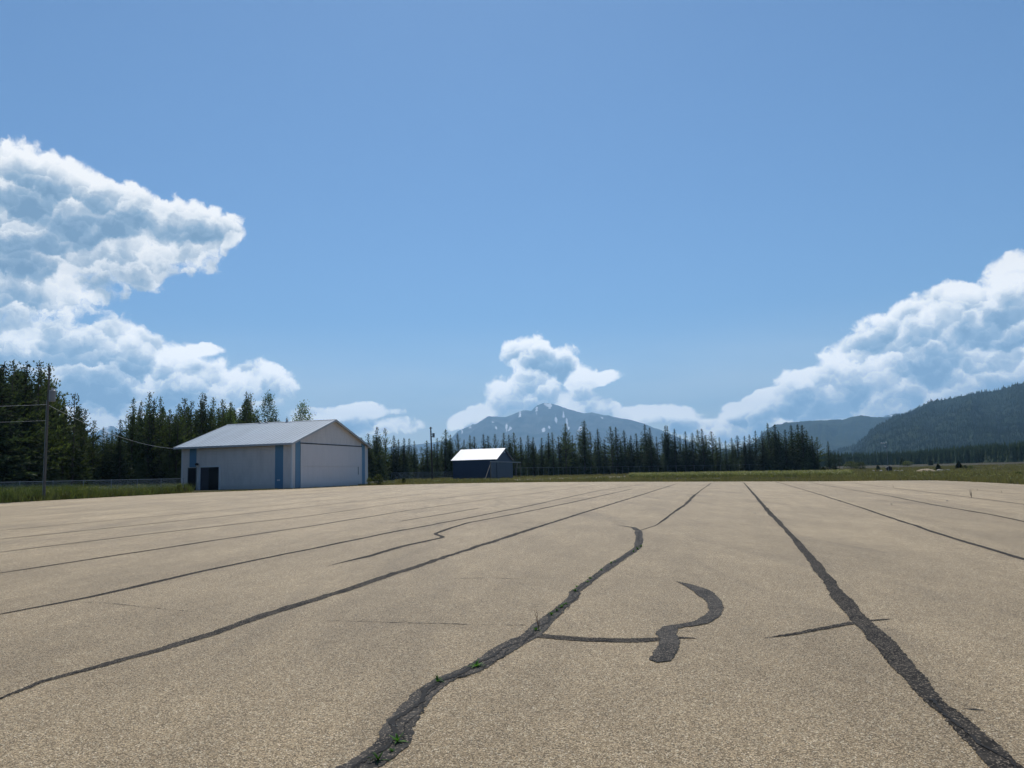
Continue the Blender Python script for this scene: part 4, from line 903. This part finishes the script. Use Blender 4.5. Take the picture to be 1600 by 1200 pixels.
# ---------------------------------------------------------------- weeds growing out of the cracks
def weed_mesh(seed, n, L, wd):
    g2 = np.random.default_rng(seed); v = []; f = []
    for i in range(n):
        a = g2.uniform(0, 6.28); el = g2.uniform(.25, 1.25); l = L*g2.uniform(.5, 1.2); o_ = len(v); c, s2 = math.cos(a), math.sin(a)
        for q in np.linspace(0, 1, 5):
            r = l*q*math.cos(el); z = l*q*math.sin(el)-l*.35*q*q; w = wd*math.sin(math.pi*(.12+.88*q)**.8)*g2.uniform(.85, 1.1) if q < 1 else .0004
            v += [(r*c-s2*w, r*s2+c*w, z), (r*c, r*s2, z-.15*w), (r*c+s2*w, r*s2-c*w, z)]
        for q in range(4):
            for k in (0, 1): f.append((o_+q*3+k, o_+q*3+k+1, o_+q*3+k+4, o_+q*3+k+3))
    return v, f
WM = []
for i in range(4):
    v, f = weed_mesh(i, 16, .068, .0062); WM.append(mesh_data('leaves', v, f, M_weed, True))
def weed(px, py, k, lab, i=0, grp=None):
    b = at(px, py); o = empty('weed', (b[0], b[1], b[2]+.006), random.uniform(0, 6), lab, 'weed', grp); o.scale = (k, k, k*1.1); link('leaves', WM[i % 4], o)
    return o
weed(591, 1190, 1.15, 'green weed nearest the camera in the wide winding crack', 0)
weed(621, 1161, 1.15, 'green weed on the broad bend of the winding crack, second from the camera', 1)
weed(612, 1176, .55, 'tiny weed between the two nearest weeds of the winding crack', 2)
weed(684, 1066.5, 1.05, 'dense green weed beside the loose tar flap of the winding crack', 2)
weed(744, 1043, 1.35, 'spiky green weed halfway along the winding crack', 3)
for i, (px, py, k) in enumerate(((862, 962, 1.0), (870, 956, .8), (878, 950, 1.2), (884, 945, .8), (899, 925, 1.1), (901, 918, .7), (922, 905, 1.0), (918, 910, .8), (940, 892, .8), (955, 881, 1.0), (961, 878, .8), (996, 859, 1.5), (1002, 855, 1.3), (990, 863, 1.0))):
    weed(px, py, k, 'small green weed in the far half of the winding crack', i, 'small weeds in the far half of the winding crack')
def stalk(px, py, h, lab, n=5, m=M_stalk):
    b = at(px, py); o = empty('dry_weed', (b[0], b[1], b[2]+.004), 0, lab, 'weed'); mb = MB(); lf = []
    g2 = np.random.default_rng(int(px))
    for i in range(n):
        a = g2.uniform(0, 6.28); l = h*g2.uniform(.55, 1); p2 = Vector((math.cos(a)*l*.22, math.sin(a)*l*.22, l)); mid = p2*.5+Vector((0, 0, l*.06))
        mb.tube([(0, 0, 0), mid, p2], [h*.014, h*.010, h*.004], 4)
        for q in np.linspace(.25, 1, 7):
            c = np.array(p2)*q; u = g2.normal(0, 1, 3); u[2] = abs(u[2]); u /= np.linalg.norm(u); w = np.cross(u, g2.normal(0, 1, 3)); w /= np.linalg.norm(w)
            lf.append([c-w*h*.018, c+w*h*.018, c+u*h*.11])
    mb.build('stem', m, o); tri_ob('leaves', np.array(lf), m, o); return o
stalk(842, 984, .19, 'reddish dry weed standing where the side crack leaves the winding crack', 4)
weed(838, 986, 1.0, 'dark low weed at the foot of the reddish dry weed', 1)
stalk(1518, 778.5, .42, 'tallest dry weed standing in a seam near the right edge', 7, M_brown)
stalk(1396, 762.5, .22, 'small dry weed in the far seam, left of the tallest dry weed', 5, M_brown)
stalk(1423, 766, .14, 'stubby dry weed between two others in the far seam', 5, M_brown)
stalk(1527, 767, .16, 'dark clump of dry weed on the faint farthest seam', 8, M_brown)
stalk(1565, 770.3, .16, 'dark clump of dry weed on the farthest seam, nearest the right edge', 8, M_brown)
for px, py in ((1108, 760), (1083, 776), (1072, 787)): stalk(px, py, .12, 'dark tuft of dry weed along the far end of the winding crack', 4, M_brown)['group'] = 'dark tufts at the far end of the winding crack'
for px, py, r in ((1480, 783.2, .035), (1393, 788, .03), (137, 777.5, .10), (1180, 802, .02)):
    b = at(px, py); o = link('pebble', RK[0]); o.location = (b[0], b[1], b[2]+r*.4); o.scale = (r*1.3, r, r*.8)
    tag(o, {1480: 'white pebble below the tallest dry weed on the apron', 1393: 'pale pebble between the two right hand seams', 137: 'white stone on the apron edge below the fence', 1180: 'tiny pale pebble near the east winding seam'}[px], 'stone')

# ---------------------------------------------------------------- the air: one even box of haze round everything, sky outside it
M_haze = bpy.data.materials.new('haze_air'); M_haze.use_nodes = True; t = NT(M_haze.node_tree); t.n.clear()
pv = t.n.new('ShaderNodeVolumePrincipled'); pv.inputs['Color'].default_value = (.37, .67, 1.0, 1); pv.inputs['Density'].default_value = 8.5e-5; pv.inputs['Anisotropy'].default_value = 0.30
ho = t.n.new('ShaderNodeOutputMaterial'); t.l.new(pv.outputs[0], ho.inputs['Volume'])
hz_ = MB().box(-15800, 15800, -15800, 17500, -22, 1460).build('haze', M_haze); tag(hz_, kind='stuff')
